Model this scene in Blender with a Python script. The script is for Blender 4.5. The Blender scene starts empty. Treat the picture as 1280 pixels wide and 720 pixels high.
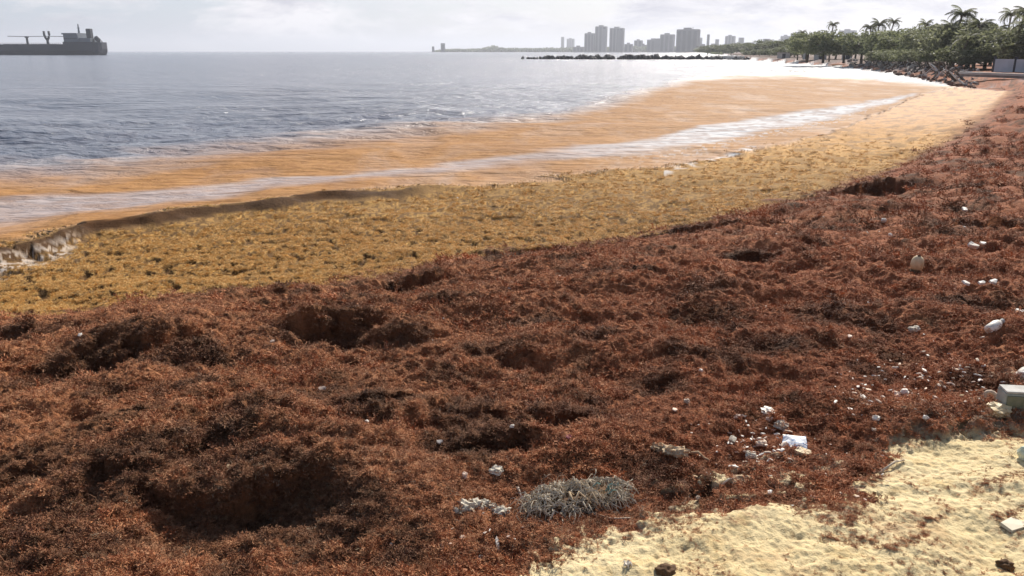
import bpy, bmesh, math, random
import numpy as np
from mathutils import Vector, Matrix, Euler

random.seed(7)
RNG = np.random.default_rng(11)
SC = bpy.context.scene
COL = SC.collection
R = math.radians

# ------------------------------------------------------------------ camera
H = 3.0                      # eye height above the sea
F = 1000.0                   # focal length in px of a 1280 px wide picture
TH = math.atan(296.0 / F)    # camera looks this far below the horizon
cd = bpy.data.cameras.new('camera')
cam = bpy.data.objects.new('camera', cd)
COL.objects.link(cam)
cam.location = (0, 0, H)
cam.rotation_euler = (math.pi / 2 - TH, 0, 0)
cd.sensor_width = 36.0
cd.lens = 36.0 * F / 1280.0
cd.clip_start = 0.1
cd.clip_end = 60000
SC.camera = cam

# ------------------------------------------------------------------ light
SUN_AZ = R(24)               # right of the view axis
SUN_EL = R(37)
SC.view_settings.view_transform = 'Standard'
SC.view_settings.look = 'None'
SC.view_settings.gamma = 1
SC.view_settings.exposure = 0.28
sd = bpy.data.lights.new('sun', 'SUN')
sd.energy = 5.0
sd.angle = R(0.6)
sd.color = (1.0, 0.94, 0.85)
sun = bpy.data.objects.new('sun', sd)
COL.objects.link(sun)
sdir = Vector((math.sin(SUN_AZ) * math.cos(SUN_EL), math.cos(SUN_AZ) * math.cos(SUN_EL), math.sin(SUN_EL)))
sun.rotation_euler = (-sdir).to_track_quat('-Z', 'Y').to_euler()
sun.location = sdir * 500

W = bpy.data.worlds.new('World')
SC.world = W
W.use_nodes = True
nt = W.node_tree
nt.nodes.clear()


class NB:
    """little node-tree builder"""
    def __init__(s, nt):
        s.nt = nt

    def n(s, t, **kw):
        nd = s.nt.nodes.new(t)
        for k, v in kw.items():
            setattr(nd, k, v)
        return nd

    def l(s, a, b):
        s.nt.links.new(a, b)

    def put(s, sock, v):
        if hasattr(v, 'is_output'):
            s.nt.links.new(v, sock)
        else:
            sock.default_value = v

    def math(s, op, a, b=0.0, c=0.0, clamp=False):
        nd = s.n('ShaderNodeMath', operation=op, use_clamp=clamp)
        s.put(nd.inputs[0], a); s.put(nd.inputs[1], b); s.put(nd.inputs[2], c)
        return nd.outputs[0]

    def mix(s, f, a, b):
        nd = s.n('ShaderNodeMix', data_type='RGBA')
        s.put(nd.inputs[0], f)
        for i, v in ((6, a), (7, b)):
            if isinstance(v, tuple) and len(v) == 3:
                v = (*v, 1)
            s.put(nd.inputs[i], v)
        return nd.outputs[2]

    def noise(s, vec, scale, detail=3, rough=0.55, dist=0.0):
        nd = s.n('ShaderNodeTexNoise')
        if vec is not None:
            s.l(vec, nd.inputs['Vector'])
        nd.inputs['Scale'].default_value = scale
        nd.inputs['Detail'].default_value = detail
        nd.inputs['Roughness'].default_value = rough
        nd.inputs['Distortion'].default_value = dist
        return nd.outputs['Fac']

    def ramp(s, f, lo, hi, a=0.0, b=1.0):
        nd = s.n('ShaderNodeMapRange', clamp=True)
        s.put(nd.inputs[0], f); s.put(nd.inputs[1], lo); s.put(nd.inputs[2], hi)
        s.put(nd.inputs[3], a); s.put(nd.inputs[4], b)
        return nd.outputs[0]

    def mapping(s, vec, scale=(1, 1, 1), rot=(0, 0, 0), loc=(0, 0, 0)):
        nd = s.n('ShaderNodeMapping')
        s.l(vec, nd.inputs[0])
        nd.inputs['Scale'].default_value = scale
        nd.inputs['Rotation'].default_value = rot
        nd.inputs['Location'].default_value = loc
        return nd.outputs[0]


b = NB(nt)
sky = b.n('ShaderNodeTexSky', sky_type='NISHITA')
sky.sun_disc = False
sky.sun_elevation = SUN_EL
sky.sun_rotation = SUN_AZ
sky.air_density = 1.0
sky.dust_density = 2.0
tc = b.n('ShaderNodeTexCoord')
sep = b.n('ShaderNodeSeparateXYZ')
b.l(tc.outputs['Generated'], sep.inputs[0])
zc = b.math('ADD', b.math('MAXIMUM', sep.outputs[2], 0.0), 0.035)
cx = b.math('DIVIDE', sep.outputs[0], zc)
cy = b.math('DIVIDE', sep.outputs[1], zc)
cmb = b.n('ShaderNodeCombineXYZ')
b.l(cx, cmb.inputs[0]); b.l(cy, cmb.inputs[1])
cn = b.noise(b.mapping(tc.outputs['Generated'], (7, 7, 24), (0, 0, 0), (3.1, 1.7, .4)), 1.0, 8, 0.60, 0.25)
cn2 = b.noise(b.mapping(tc.outputs['Generated'], (10, 10, 38), (0, 0, 0), (8.1, 4.7, .2)), 1.0, 7, 0.60, 0.3)
clear = b.ramp(sep.outputs[2], 0.10, 0.55)          # unseen cloud field opened towards the zenith to deepen shade in the hollows
cover = b.ramp(b.math('SUBTRACT', b.math('ADD', cn, b.math('MULTIPLY', sep.outputs[0], 0.10)), b.math('MULTIPLY', clear, 0.20)), 0.40, 0.56)
thick = b.ramp(cn2, 0.42, 0.62)
ccol = b.mix(thick, (8.4, 8.15, 8.35), (5.0, 4.95, 5.6))
blue = b.mix(b.ramp(sep.outputs[2], 0.05, 0.5, 0.6, 0.0), sky.outputs[0], (4.4, 5.5, 7.2))
dt = b.n('ShaderNodeVectorMath', operation='DOT_PRODUCT')      # cloud brighter on the sun's side; unseen sky behind dimmed to deepen shadows
b.l(tc.outputs['Generated'], dt.inputs[0]); dt.inputs[1].default_value = (math.sin(SUN_AZ), math.cos(SUN_AZ), 0)
cs = b.ramp(dt.outputs['Value'], -0.4, 0.75, 0.24, 1.0)
cm_ = b.n('ShaderNodeVectorMath', operation='SCALE'); b.l(ccol, cm_.inputs[0]); b.l(cs, cm_.inputs['Scale'])
scol = b.mix(cover, blue, cm_.outputs[0])
bg = b.n('ShaderNodeBackground')
bg.inputs['Strength'].default_value = 0.1
b.l(scol, bg.inputs['Color'])
out = b.n('ShaderNodeOutputWorld')
b.l(bg.outputs[0], out.inputs['Surface'])

# ------------------------------------------------------------------ noise (numpy)


def _hash(ix, iy, seed):
    h = (ix.astype(np.int64) * 374761393 + iy.astype(np.int64) * 668265263 + seed * 974634777) & 0xFFFFFFFF
    h = ((h ^ (h >> 13)) * 1274126177) & 0xFFFFFFFF
    return (h ^ (h >> 16)) & 0xFFFFFFFF


_ga = np.arange(256) * (2 * np.pi / 256)
_gx, _gy = np.cos(_ga), np.sin(_ga)


def perlin(x, y, seed=0):
    x = np.asarray(x, float); y = np.asarray(y, float)
    ix = np.floor(x); iy = np.floor(y)
    fx = x - ix; fy = y - iy
    u = fx * fx * fx * (fx * (fx * 6 - 15) + 10)
    v = fy * fy * fy * (fy * (fy * 6 - 15) + 10)

    def g(dx, dy):
        h = _hash(ix + dx, iy + dy, seed) & 255
        return _gx[h] * (fx - dx) + _gy[h] * (fy - dy)
    a = g(0, 0); a = a + u * (g(1, 0) - a)
    c = g(0, 1); c = c + u * (g(1, 1) - c)
    return (a + v * (c - a)) * 1.5


def sstep(a, b_, t):
    t = np.clip((t - a) / (b_ - a), 0, 1)
    return t * t * (3 - 2 * t)


# ------------------------------------------------------------------ surveying helpers


def ray(px, py):
    """view ray of a photo pixel: azimuth (rad, right positive) and rise per metre of ground range"""
    px = np.asarray(px, float); py = np.asarray(py, float)
    X = (px - 640) / F; c = (360 - py) / F
    Y = math.cos(TH) + c * math.sin(TH)
    Z = -math.sin(TH) + c * math.cos(TH)
    return np.arctan2(X, Y), Z / np.hypot(X, Y)


def polar_pts(pts, z):
    p = np.array(pts, float)
    az, m = ray(p[:, 0], p[:, 1])
    r = (z - H) / np.minimum(m, -1e-4)
    return az, r


def curve(pts, z):
    az, r = polar_pts(pts, z)
    o = np.argsort(az)
    return az[o], np.log(r[o])


def rcurve(cv, az):
    return np.interp(az, cv[0], cv[1])          # log range


# survey of the shore: where one zone ends and the next begins
B1 = curve([(-220, 470), (0, 400), (100, 391), (200, 377), (300, 367), (380, 360), (450, 352), (560, 330), (640, 320),
            (720, 308), (800, 296), (880, 281), (950, 263), (1020, 243), (1090, 222), (1150, 198), (1200, 171),
            (1235, 145), (1256, 123), (1270, 111), (1300, 101), (1400, 96)], 0.30)
M1 = curve([(-220, 360), (0, 322), (60, 304), (100, 292), (200, 275), (300, 262), (400, 250), (500, 241), (600, 232),
            (700, 222), (800, 212), (860, 204), (940, 188), (1000, 175), (1060, 158), (1110, 136), (1150, 118), (1190, 109), (1400, 106)], 0.05)
SB = curve([(-220, 305), (0, 281), (170, 268), (270, 254), (340, 238), (430, 232), (500, 225), (600, 212), (680, 203), (740, 198),
            (820, 191), (875, 184), (950, 166), (1040, 150), (1115, 129), (1150, 117), (1400, 105)], 0.0)
ST = curve([(-220, 262), (0, 253), (170, 243), (270, 231), (340, 221), (430, 219), (500, 212), (600, 200), (680, 191), (740, 184),
            (820, 174), (875, 159), (950, 147), (1040, 136), (1115, 122), (1150, 116.5), (1400, 104.5)], 0.0)
O1 = curve([(-220, 225), (0, 214), (100, 210), (170, 200), (240, 191), (330, 180), (430, 170), (540, 160), (620, 152), (700, 143), (760, 130),
            (805, 117), (838, 107), (870, 99), (920, 95), (1000, 93), (1100, 99), (1190, 106), (1400, 102)], 0.0)
FB = curve([(-220, 74), (820, 76), (870, 81), (930, 84), (1000, 88), (1060, 95), (1100, 102), (1150, 105), (1190, 107), (1400, 103)], 0.0)
FT = curve([(-220, 70), (820, 72), (870, 76), (930, 78), (1000, 80), (1060, 83), (1100, 88), (1150, 92), (1190, 101), (1400, 98)], 0.0)
_l = [(930, 350), (940, 290), (1000, 215), (1060, 172), (1100, 143), (1150, 108), (1195, 84), (1240, 74), (1270, 69), (1400, 60)]
_far = [(536, 60000), (540, 2700), (600, 2600), (700, 2500), (850, 2300), (880, 1700), (900, 900), (915, 520)]
_pl = [(-400, 60000)] + _far + _l
LD = (np.array([float(ray(p[0], 70)[0]) for p in _pl]), np.log(np.array([p[1] for p in _pl], float)))

_b1x = np.exp(B1[1]) * np.sin(B1[0]); _b1y = np.exp(B1[1]) * np.cos(B1[0])


def dist_b1(x, y):
    d = np.full(np.shape(x), 1e9)
    for i in range(len(_b1x) - 1):
        ax, ay, bx, by = _b1x[i], _b1y[i], _b1x[i + 1], _b1y[i + 1]
        vx, vy = bx - ax, by - ay
        t = np.clip(((x - ax) * vx + (y - ay) * vy) / (vx * vx + vy * vy), 0, 1)
        d = np.minimum(d, np.hypot(x - ax - t * vx, y - ay - t * vy))
    return d


PS = [-400, -7, -4, -2, 0, 0.8, 2, 4.5, 8, 12, 40]
PZ = [0, 0.0, 0.04, 0.12, 0.30, 0.50, 0.72, 0.95, 1.12, 1.22, 1.4]


def base(x, y):
    """smooth shore profile; returns z, signed distance inland of the brown bank's edge"""
    az = np.arctan2(x, y); r = np.hypot(x, y) + 1e-6
    lr = np.log(r)
    s = dist_b1(x, y) * np.where(lr < rcurve(B1, az), 1, -1)
    z = np.interp(s, PS, PZ)
    rl = np.exp(np.minimum(rcurve(LD, az), 14))
    land = (r - rl)
    z = np.maximum(z, np.where(land > 0, 1.0 * sstep(0, 26, land), 0))
    return z, s, land


def march(px, py, hf, r0=1.6, r1=400, n=700):
    az, m = ray(px, py)
    az = np.atleast_1d(az); m = np.atleast_1d(m)
    r = np.exp(np.linspace(math.log(r0), math.log(r1), n))
    rr = np.broadcast_to(r, (len(az), n))
    zt = hf(rr * np.sin(az)[:, None], rr * np.cos(az)[:, None])
    hit = (H + rr * m[:, None]) < zt
    k = np.argmax(hit, 1)
    rk = r[k]
    return rk * np.sin(az), rk * np.cos(az), zt[np.arange(len(az)), k]


def at_base(px, py):
    x, y, z = march(px, py, lambda a, c: base(a, c)[0])
    return float(x[0]), float(y[0]), float(z[0])


# sand edge (needs the bank's height)
_sp = [(560, 900), (640, 760), (655, 725), (664, 686), (700, 668), (737, 655), (800, 643), (852, 641), (892, 643), (937, 641),
       (960, 632), (978, 632), (1000, 641), (1045, 640), (1082, 628), (1094, 600), (1090, 578), (1105, 560), (1130, 551), (1180, 540),
       (1240, 533), (1290, 528), (1400, 520)]
_sx, _sy, _sz = march([p[0] for p in _sp], [p[1] for p in _sp], lambda a, c: base(a, c)[0])
_a = np.arctan2(_sx, _sy); _r = np.log(np.hypot(_sx, _sy)); _o = np.argsort(_a)
SA = (np.concatenate(([-2.0, _a[_o][0] - 0.01], _a[_o])), np.concatenate(([-1.0, 0.0], _r[_o])))

# slumped faces of the weed bank: crest x, crest y, width px, dark height px, turn deg
SCARPS = [
    (150, 430, 130, 62, -4), (235, 440, 100, 30, 10), (408, 402, 95, 66, 8), (505, 412, 60, 30, -8), (526, 346, 62, 32, 0),
    (305, 530, 90, 62, -32), (262, 540, 40, 30, -20), (320, 604, 170, 78, 0), (180, 598, 110, 42, -14), (50, 582, 130, 20, 0),
    (375, 492, 90, 18, -12), (470, 516, 120, 18, -12), (585, 522, 90, 34, -6), (700, 516, 100, 42, 4), (610, 556, 110, 34, 10),
    (690, 312, 140, 28, 6), (640, 322, 60, 18, 0), (855, 292, 120, 20, 4), (945, 317, 85, 22, 4), (1008, 303, 50, 22, -10),
    (1003, 279, 55, 12, 0), (1077, 237, 105, 26, 2), (945, 238, 70, 13, 0), (1160, 279, 60, 16, -10), (1215, 284, 100, 18, 0),
    (1205, 233, 60, 8, 0), (1018, 387, 62, 20, -6), (1070, 402, 90, 18, -22), (945, 434, 80, 14, 8), (848, 447, 30, 18, 0),
    (825, 474, 60, 26, 6), (738, 490, 40, 16, 0), (1124, 373, 40, 12, 0), (45, 412, 110, 20, -4), (120, 432, 60, 24, 0), (180, 368, 34, 12, 0),
    (368, 370, 50, 14, 0), (1268, 211, 30, 9, 0), (905, 452, 60, 8, 0), (1180, 380, 60, 7, 0), (1240, 388, 60, 10, -6), (1090, 462, 50, 8, -4),
    (1228, 462, 60, 14, -4), (560, 470, 60, 8, 0), (780, 350, 80, 9, 0), (880, 370, 70, 8, 0), (660, 400, 80, 8, 0), (740, 420, 60, 8, 0),
    (620, 440, 70, 9, 0), (900, 404, 60, 9, 0), (450, 640, 50, 18, -20), (60, 650, 90, 16, 0), (395, 640, 60, 26, -30), (505, 690, 60, 14, 0),
    (20, 480, 50, 16, 0), (230, 480, 60, 18, 10), (560, 380, 70, 10, 10), (470, 380, 60, 10, -6), (1150, 236, 40, 8, 0), (1060, 286, 70, 8, 0),
    (60, 690, 120, 10, 0), (280, 700, 60, 12, 0), (820, 590, 60, 10, 0), (130, 490, 40, 14, 0), (420, 480, 60, 8, 0),
]
SCW = []
for (px, py, w, h, a) in SCARPS:
    x, y, z = at_base(px, py)
    d = math.sqrt(x * x + y * y + (H - z) ** 2)
    SCW.append((x, y, 0.5 * w * d / F, min(0.53 * h * d / F, 0.8), math.radians(a)))


def rot_shade(x, y):
    """ragged dark patches round the slumps: rotted weed colour, partly painted shade of the hollows"""
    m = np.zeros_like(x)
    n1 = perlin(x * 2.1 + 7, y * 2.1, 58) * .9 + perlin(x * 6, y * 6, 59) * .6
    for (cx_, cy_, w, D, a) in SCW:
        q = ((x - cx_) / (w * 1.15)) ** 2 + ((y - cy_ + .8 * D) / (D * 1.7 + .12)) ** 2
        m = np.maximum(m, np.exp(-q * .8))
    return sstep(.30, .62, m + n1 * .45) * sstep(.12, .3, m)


def zones(x, y):
    az = np.arctan2(x, y); r = np.hypot(x, y) + 1e-6
    lr = np.log(r)
    j1 = perlin(x * 1.3, y * 1.3, 3) * 0.03 + perlin(x * 4, y * 4, 4) * 0.02 + perlin(x * .35, y * .35, 5) * 0.03
    j2 = perlin(x * 0.25, y * 0.6, 8) * 0.05 + perlin(x * .8, y * 1.6, 9) * 0.03
    sea_side = np.exp(-np.maximum(r, 1) / 60)
    b1 = rcurve(B1, az); m1 = rcurve(M1, az)
    wd = 0.06 + 0.24 * sstep(12, 45, r)
    rag = perlin(x * 7, y * 9, 6) * 0.035 * sstep(30, 8, r) + perlin(x * 1.6, y * 2.2, 7) * .04
    brown = sstep(wd, -wd, lr + j1 * 1.5 + rag - b1)
    gold = (1 - brown) * sstep(0.03, -0.03, lr + j2 * 0.6 - m1)
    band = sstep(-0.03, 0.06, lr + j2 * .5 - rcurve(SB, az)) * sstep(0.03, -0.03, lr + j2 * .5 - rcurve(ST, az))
    fz = sstep(25, 70, r)
    streak = perlin(x * .22, y * .10, 10) * .03 + perlin(x * .9, y * .5, 11) * .015
    stain = (1 - brown) * (1 - gold) * sstep(0.15 + .06 * fz, -0.20, lr + j2 + streak * (.5 + fz) - rcurve(O1, az))
    stain = stain * (1 - .10 * sstep(.10, .5, perlin(x * .28 + 3, y * .13, 12) + .35 * perlin(x * 1.1, y * .7, 13)))
    sj = perlin(x * 3, y * 3, 21) * 0.035 + perlin(x * 9, y * 9, 22) * 0.035 + perlin(x * 25, y * 25, 23) * 0.028
    aj = perlin(x * 5, y * 5, 24) * 0.02 + perlin(x * 16, y * 16, 25) * 0.014 + perlin(x * 40, y * 40, 26) * 0.008
    sand = sstep(0.03, -0.03, lr + sj - np.interp(az + aj, SA[0], SA[1]))
    se = lr + sj - np.interp(az + aj, SA[0], SA[1])
    sand = np.maximum(sand, .9 * sstep(.27, .40, perlin(x * 4.2, y * 6, 27) + .5 * perlin(x * 14, y * 16, 28)) * sstep(.24, .06, se) * sstep(R(8), R(14), az))
    rl = rcurve(LD, az)
    land = sstep(-0.002, 0.012, lr + perlin(x * .2, y * .2, 31) * .012 - rl) * (r > 55)
    foam = sstep(-0.03, 0.05, lr + j2 * .8 - rcurve(FB, az)) * sstep(R(8), R(16), az) * (lr < rl + 0.01)
    pat = sstep(0.02, 0.3, perlin(x * .12, y * .10, 33) + .5 * perlin(x * .5, y * .35, 34))
    foam = np.maximum(foam, .7 * pat * sstep(-0.02, 0.1, lr - rcurve(O1, az)) * sstep(R(8), R(16), az) * (lr < rl + 0.01))
    wl = land * sstep(0.095, 0.05, (lr - rl) - 0.9 * sstep(R(25), R(31), az) + perlin(x * .15, y * .15, 35) * .05)
    land = land - wl
    brown = brown * (1 - land) + wl
    gold = gold * (1 - wl); stain = stain * (1 - wl)
    return dict(az=az, r=r, lr=lr, brown=brown * (1 - land), gold=gold * (1 - land), band=band, stain=stain * (1 - land), sand=sand, land=land, foam=foam, m1=m1, b1=b1)


def height(x, y, sp=None, full=False):
    """ground / water surface at world x, y. sp = local grid spacing, to leave out relief finer than the grid"""
    x = np.asarray(x, float); y = np.asarray(y, float)
    Zn = zones(x, y)
    z, s, land = base(x, y)
    r = Zn['r']; az = Zn['az']
    if sp is None:
        sp = np.full(x.shape, 0.01)

    def bl(lam):                       # band limit
        return sstep(1.2, 3.0, lam / sp)
    brown = Zn['brown'] * (1 - Zn['sand']); gold = Zn['gold']; sand = Zn['sand']
    # --- brown bank relief
    rb = perlin(x * .55, y * .9, 41) * 0.13 + perlin(x * 1.3, y * 1.9, 42) * 0.10 * bl(.5)
    rgate = sstep(-0.25, 0.35, perlin(x * .8, y * 1.1, 48))
    rb = rb + (0.25 - np.abs(perlin(x * 2.5, y * 3.4, 43))) * 0.16 * rgate * bl(.27) + (0.25 - np.abs(perlin(x * 6.5, y * 7.5, 44))) * 0.055 * bl(.12)
    rb = rb + perlin(x * 16, y * 21, 45) * 0.024 * bl(.05) + perlin(x * 42, y * 45, 46) * 0.010 * bl(.024)
    rb = rb + sstep(10, 30, r) * (perlin(x * .35, y * .5, 49) * 0.20 + (0.25 - np.abs(perlin(x * 1.1, y * 1.1, 50))) * 0.22 * bl(.9))
    rb = rb + sstep(50, 75, r) * (0.3 - np.abs(perlin(x * .3, y * .3, 47))) * 0.5
    calm = sstep(0, 1.2, s) * (.25 + .75 * sstep(0.0, .22, Zn['lr'] - np.interp(az, SA[0], SA[1])))
    z = z + brown * rb * (0.45 + 0.55 * calm)
    # --- slumps
    wx = x + perlin(x * 2.2, y * 2.2, 51) * 0.20 + perlin(x * 6, y * 6, 52) * 0.10 + perlin(x * 14, y * 14, 55) * 0.04
    wy = y + perlin(x * 2.2, y * 2.2, 53) * 0.20 + perlin(x * 6, y * 6, 54) * 0.11 + perlin(x * 14, y * 14, 56) * 0.05
    dz = np.zeros_like(z)
    for (cx_, cy_, w, D, a) in SCW:
        ex = cx_ - wx; ey = cy_ - wy
        near = (np.abs(ex) + np.abs(ey)) < (w * 2.6 + D * 6)
        if not near.any():
            continue
        n = math.hypot(cx_, cy_)
        ox, oy = cx_ / n, cy_ / n                      # outward
        ca, sa = math.cos(a), math.sin(a)
        ox, oy = ox * ca - oy * sa, ox * sa + oy * ca
        v = ex[near] * ox + ey[near] * oy              # positive towards the camera
        u = ex[near] * oy - ey[near] * ox
        env = np.exp(-(np.abs(u) / (w * 1.15)) ** 3.0) * (1 + .5 * perlin(x[near] * 3.1, y[near] * 3.1, 57))
        fw = 0.34 * D
        back = 0.22 * np.exp(-(v / (2.2 * D)) ** 2)
        face = 0.22 - 1.12 * sstep(0, fw, v)
        rec = -0.9 * (1 - sstep(fw + .5 * D, fw + 3.4 * D, v))
        g = np.where(v < 0, back, np.where(v < fw, face, rec))
        dz[near] += D * env * g * 1.15
    z = z + dz * np.clip(brown + gold * .6, 0, 1)
    # --- golden mat
    far = sstep(14, 45, r)
    rg = -sstep(0.12, 0.38, perlin(x * 6, y * 4.6, 61)) * 0.05 * bl(.14) - sstep(0.08, 0.4, perlin(x * 13, y * 10, 62)) * 0.035 * bl(.06)
    rg = rg + perlin(x * 1.2, y * 2.0, 63) * 0.05 + perlin(x * 24, y * 26, 64) * 0.014 * bl(.04) + perlin(x * .35, y * .9, 65) * 0.05
    rg = rg + far * (0.2 - np.abs(perlin(x * 1.3, y * 1.2, 66))) * 0.20 * bl(.7)
    z = z + gold * rg
    # --- the little wave that lifts the mat's outer edge
    dm = (np.exp(Zn['m1']) - r)                       # metres towards the camera from the mat's outer edge
    amp = np.interp(az, [ray(-200, 340)[0], ray(60, 300)[0], ray(250, 270)[0], ray(420, 250)[0], ray(560, 236)[0], ray(700, 222)[0]],
                    [0.20, 0.20, 0.18, 0.18, 0.10, 0.0])
    dmw = dm + perlin(x * .7, y * .7, 71) * 0.5 + perlin(x * 3, y * 3, 72) * .12
    wv = np.where(dmw < 0, np.exp(-(dmw / 2.2) ** 2), np.exp(-(dmw / 0.42) ** 2))
    z = z + amp * wv * (1 - brown)
    # --- gentle swell under the stained water and chop on the sea
    wat = np.clip(1 - brown - gold - sand - Zn['land'], 0, 1)
    ca, sa = math.cos(R(14)), math.sin(R(14))
    xa = x * ca + y * sa; ya = -x * sa + y * ca
    sea = 1 - Zn['stain']
    ch = perlin(xa * .10, ya * .24, 81) * 0.30 * bl(3.4) + (0.25 - np.abs(perlin(xa * .35, ya * .75, 82))) * 0.26 * bl(1.2)
    ch = ch + (0.25 - np.abs(perlin(xa * .9, ya * 1.9, 83))) * 0.08 * bl(.45) + perlin(xa * 3, ya * 6, 84) * 0.012 * bl(.17)
    sw = perlin(xa * .05, ya * .22, 85) * 0.10
    z = z + wat * (sea * ch + (1 - sea) * (sw + ch * 0.15))
    # foam rollers near the far beach
    fr = np.abs(perlin(xa * .05, ya * .10, 86))
    z = z + Zn['foam'] * (0.28 * (0.3 - fr) + perlin(x * .9, y * .9, 87) * 0.10)
    # --- sand
    rs = perlin(x * .9, y * .9, 91) * 0.05 + perlin(x * 3, y * 4.5, 92) * 0.028 + perlin(x * 11, y * 11, 93) * 0.008 + perlin(x * 30, y * 30, 94) * 0.005 * bl(.035)
    rs = rs - sstep(0.20, 0.45, perlin(x * 7, y * 10, 95)) * 0.004 + (0.25 - np.abs(perlin(x * 17, y * 20, 98))) * 0.007 - sstep(0.25, .5, perlin(x * 24, y * 30, 99)) * .004
    z = z + sand * (rs + 0.012)
    # --- land behind the bay
    z = z + Zn['land'] * (perlin(x * .15, y * .15, 96) * 0.2 + perlin(x * .6, y * .6, 97) * 0.10)
    if full:
        return z, Zn, dmw, amp, wat
    return z


# ------------------------------------------------------------------ materials
MATS = {}


def new_mat(name):
    m = bpy.data.materials.new(name)
    m.use_nodes = True
    m.node_tree.nodes.clear()
    bb = NB(m.node_tree)
    o = bb.n('ShaderNodeOutputMaterial')
    p = bb.n('ShaderNodeBsdfPrincipled')
    bb.l(p.outputs[0], o.inputs['Surface'])
    MATS[name] = m
    return m, bb, p


def simple(name, c1, c2=None, scale=3.0, rough=0.8, bump=0.3, spec=0.3, rnd=0.0, dist=0.02, metallic=0.0):
    """two-tone noisy material with fine relief"""
    m, bb, p = new_mat(name)
    t = bb.n('ShaderNodeTexCoord')
    f = bb.noise(t.outputs['Object'], scale, 5, 0.6, 0.2)
    f2 = bb.ramp(f, 0.35, 0.65)
    c = bb.mix(f2, c1, c2 or tuple(v * .7 for v in c1))
    if rnd:
        oi = bb.n('ShaderNodeObjectInfo')
        hsv = bb.n('ShaderNodeHueSaturation')
        bb.put(hsv.inputs['Value'], bb.ramp(oi.outputs['Random'], 0, 1, 1 - rnd, 1 + rnd))
        bb.put(hsv.inputs['Hue'], bb.ramp(bb.math('FRACT', bb.math('MULTIPLY', oi.outputs['Random'], 7.3)), 0, 1, 0.5 - rnd * .03, 0.5 + rnd * .03))
        bb.l(c, hsv.inputs['Color'])
        c = hsv.outputs[0]
    bb.l(c, p.inputs['Base Color'])
    p.inputs['Roughness'].default_value = rough
    p.inputs['Specular IOR Level'].default_value = spec
    p.inputs['Metallic'].default_value = metallic
    if bump:
        bp = bb.n('ShaderNodeBump')
        bp.inputs['Strength'].default_value = bump
        bp.inputs['Distance'].default_value = dist
        bb.l(bb.noise(t.outputs['Object'], scale * 4, 4), bp.inputs['Height'])
        bb.l(bp.outputs[0], p.inputs['Normal'])
    return m


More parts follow.
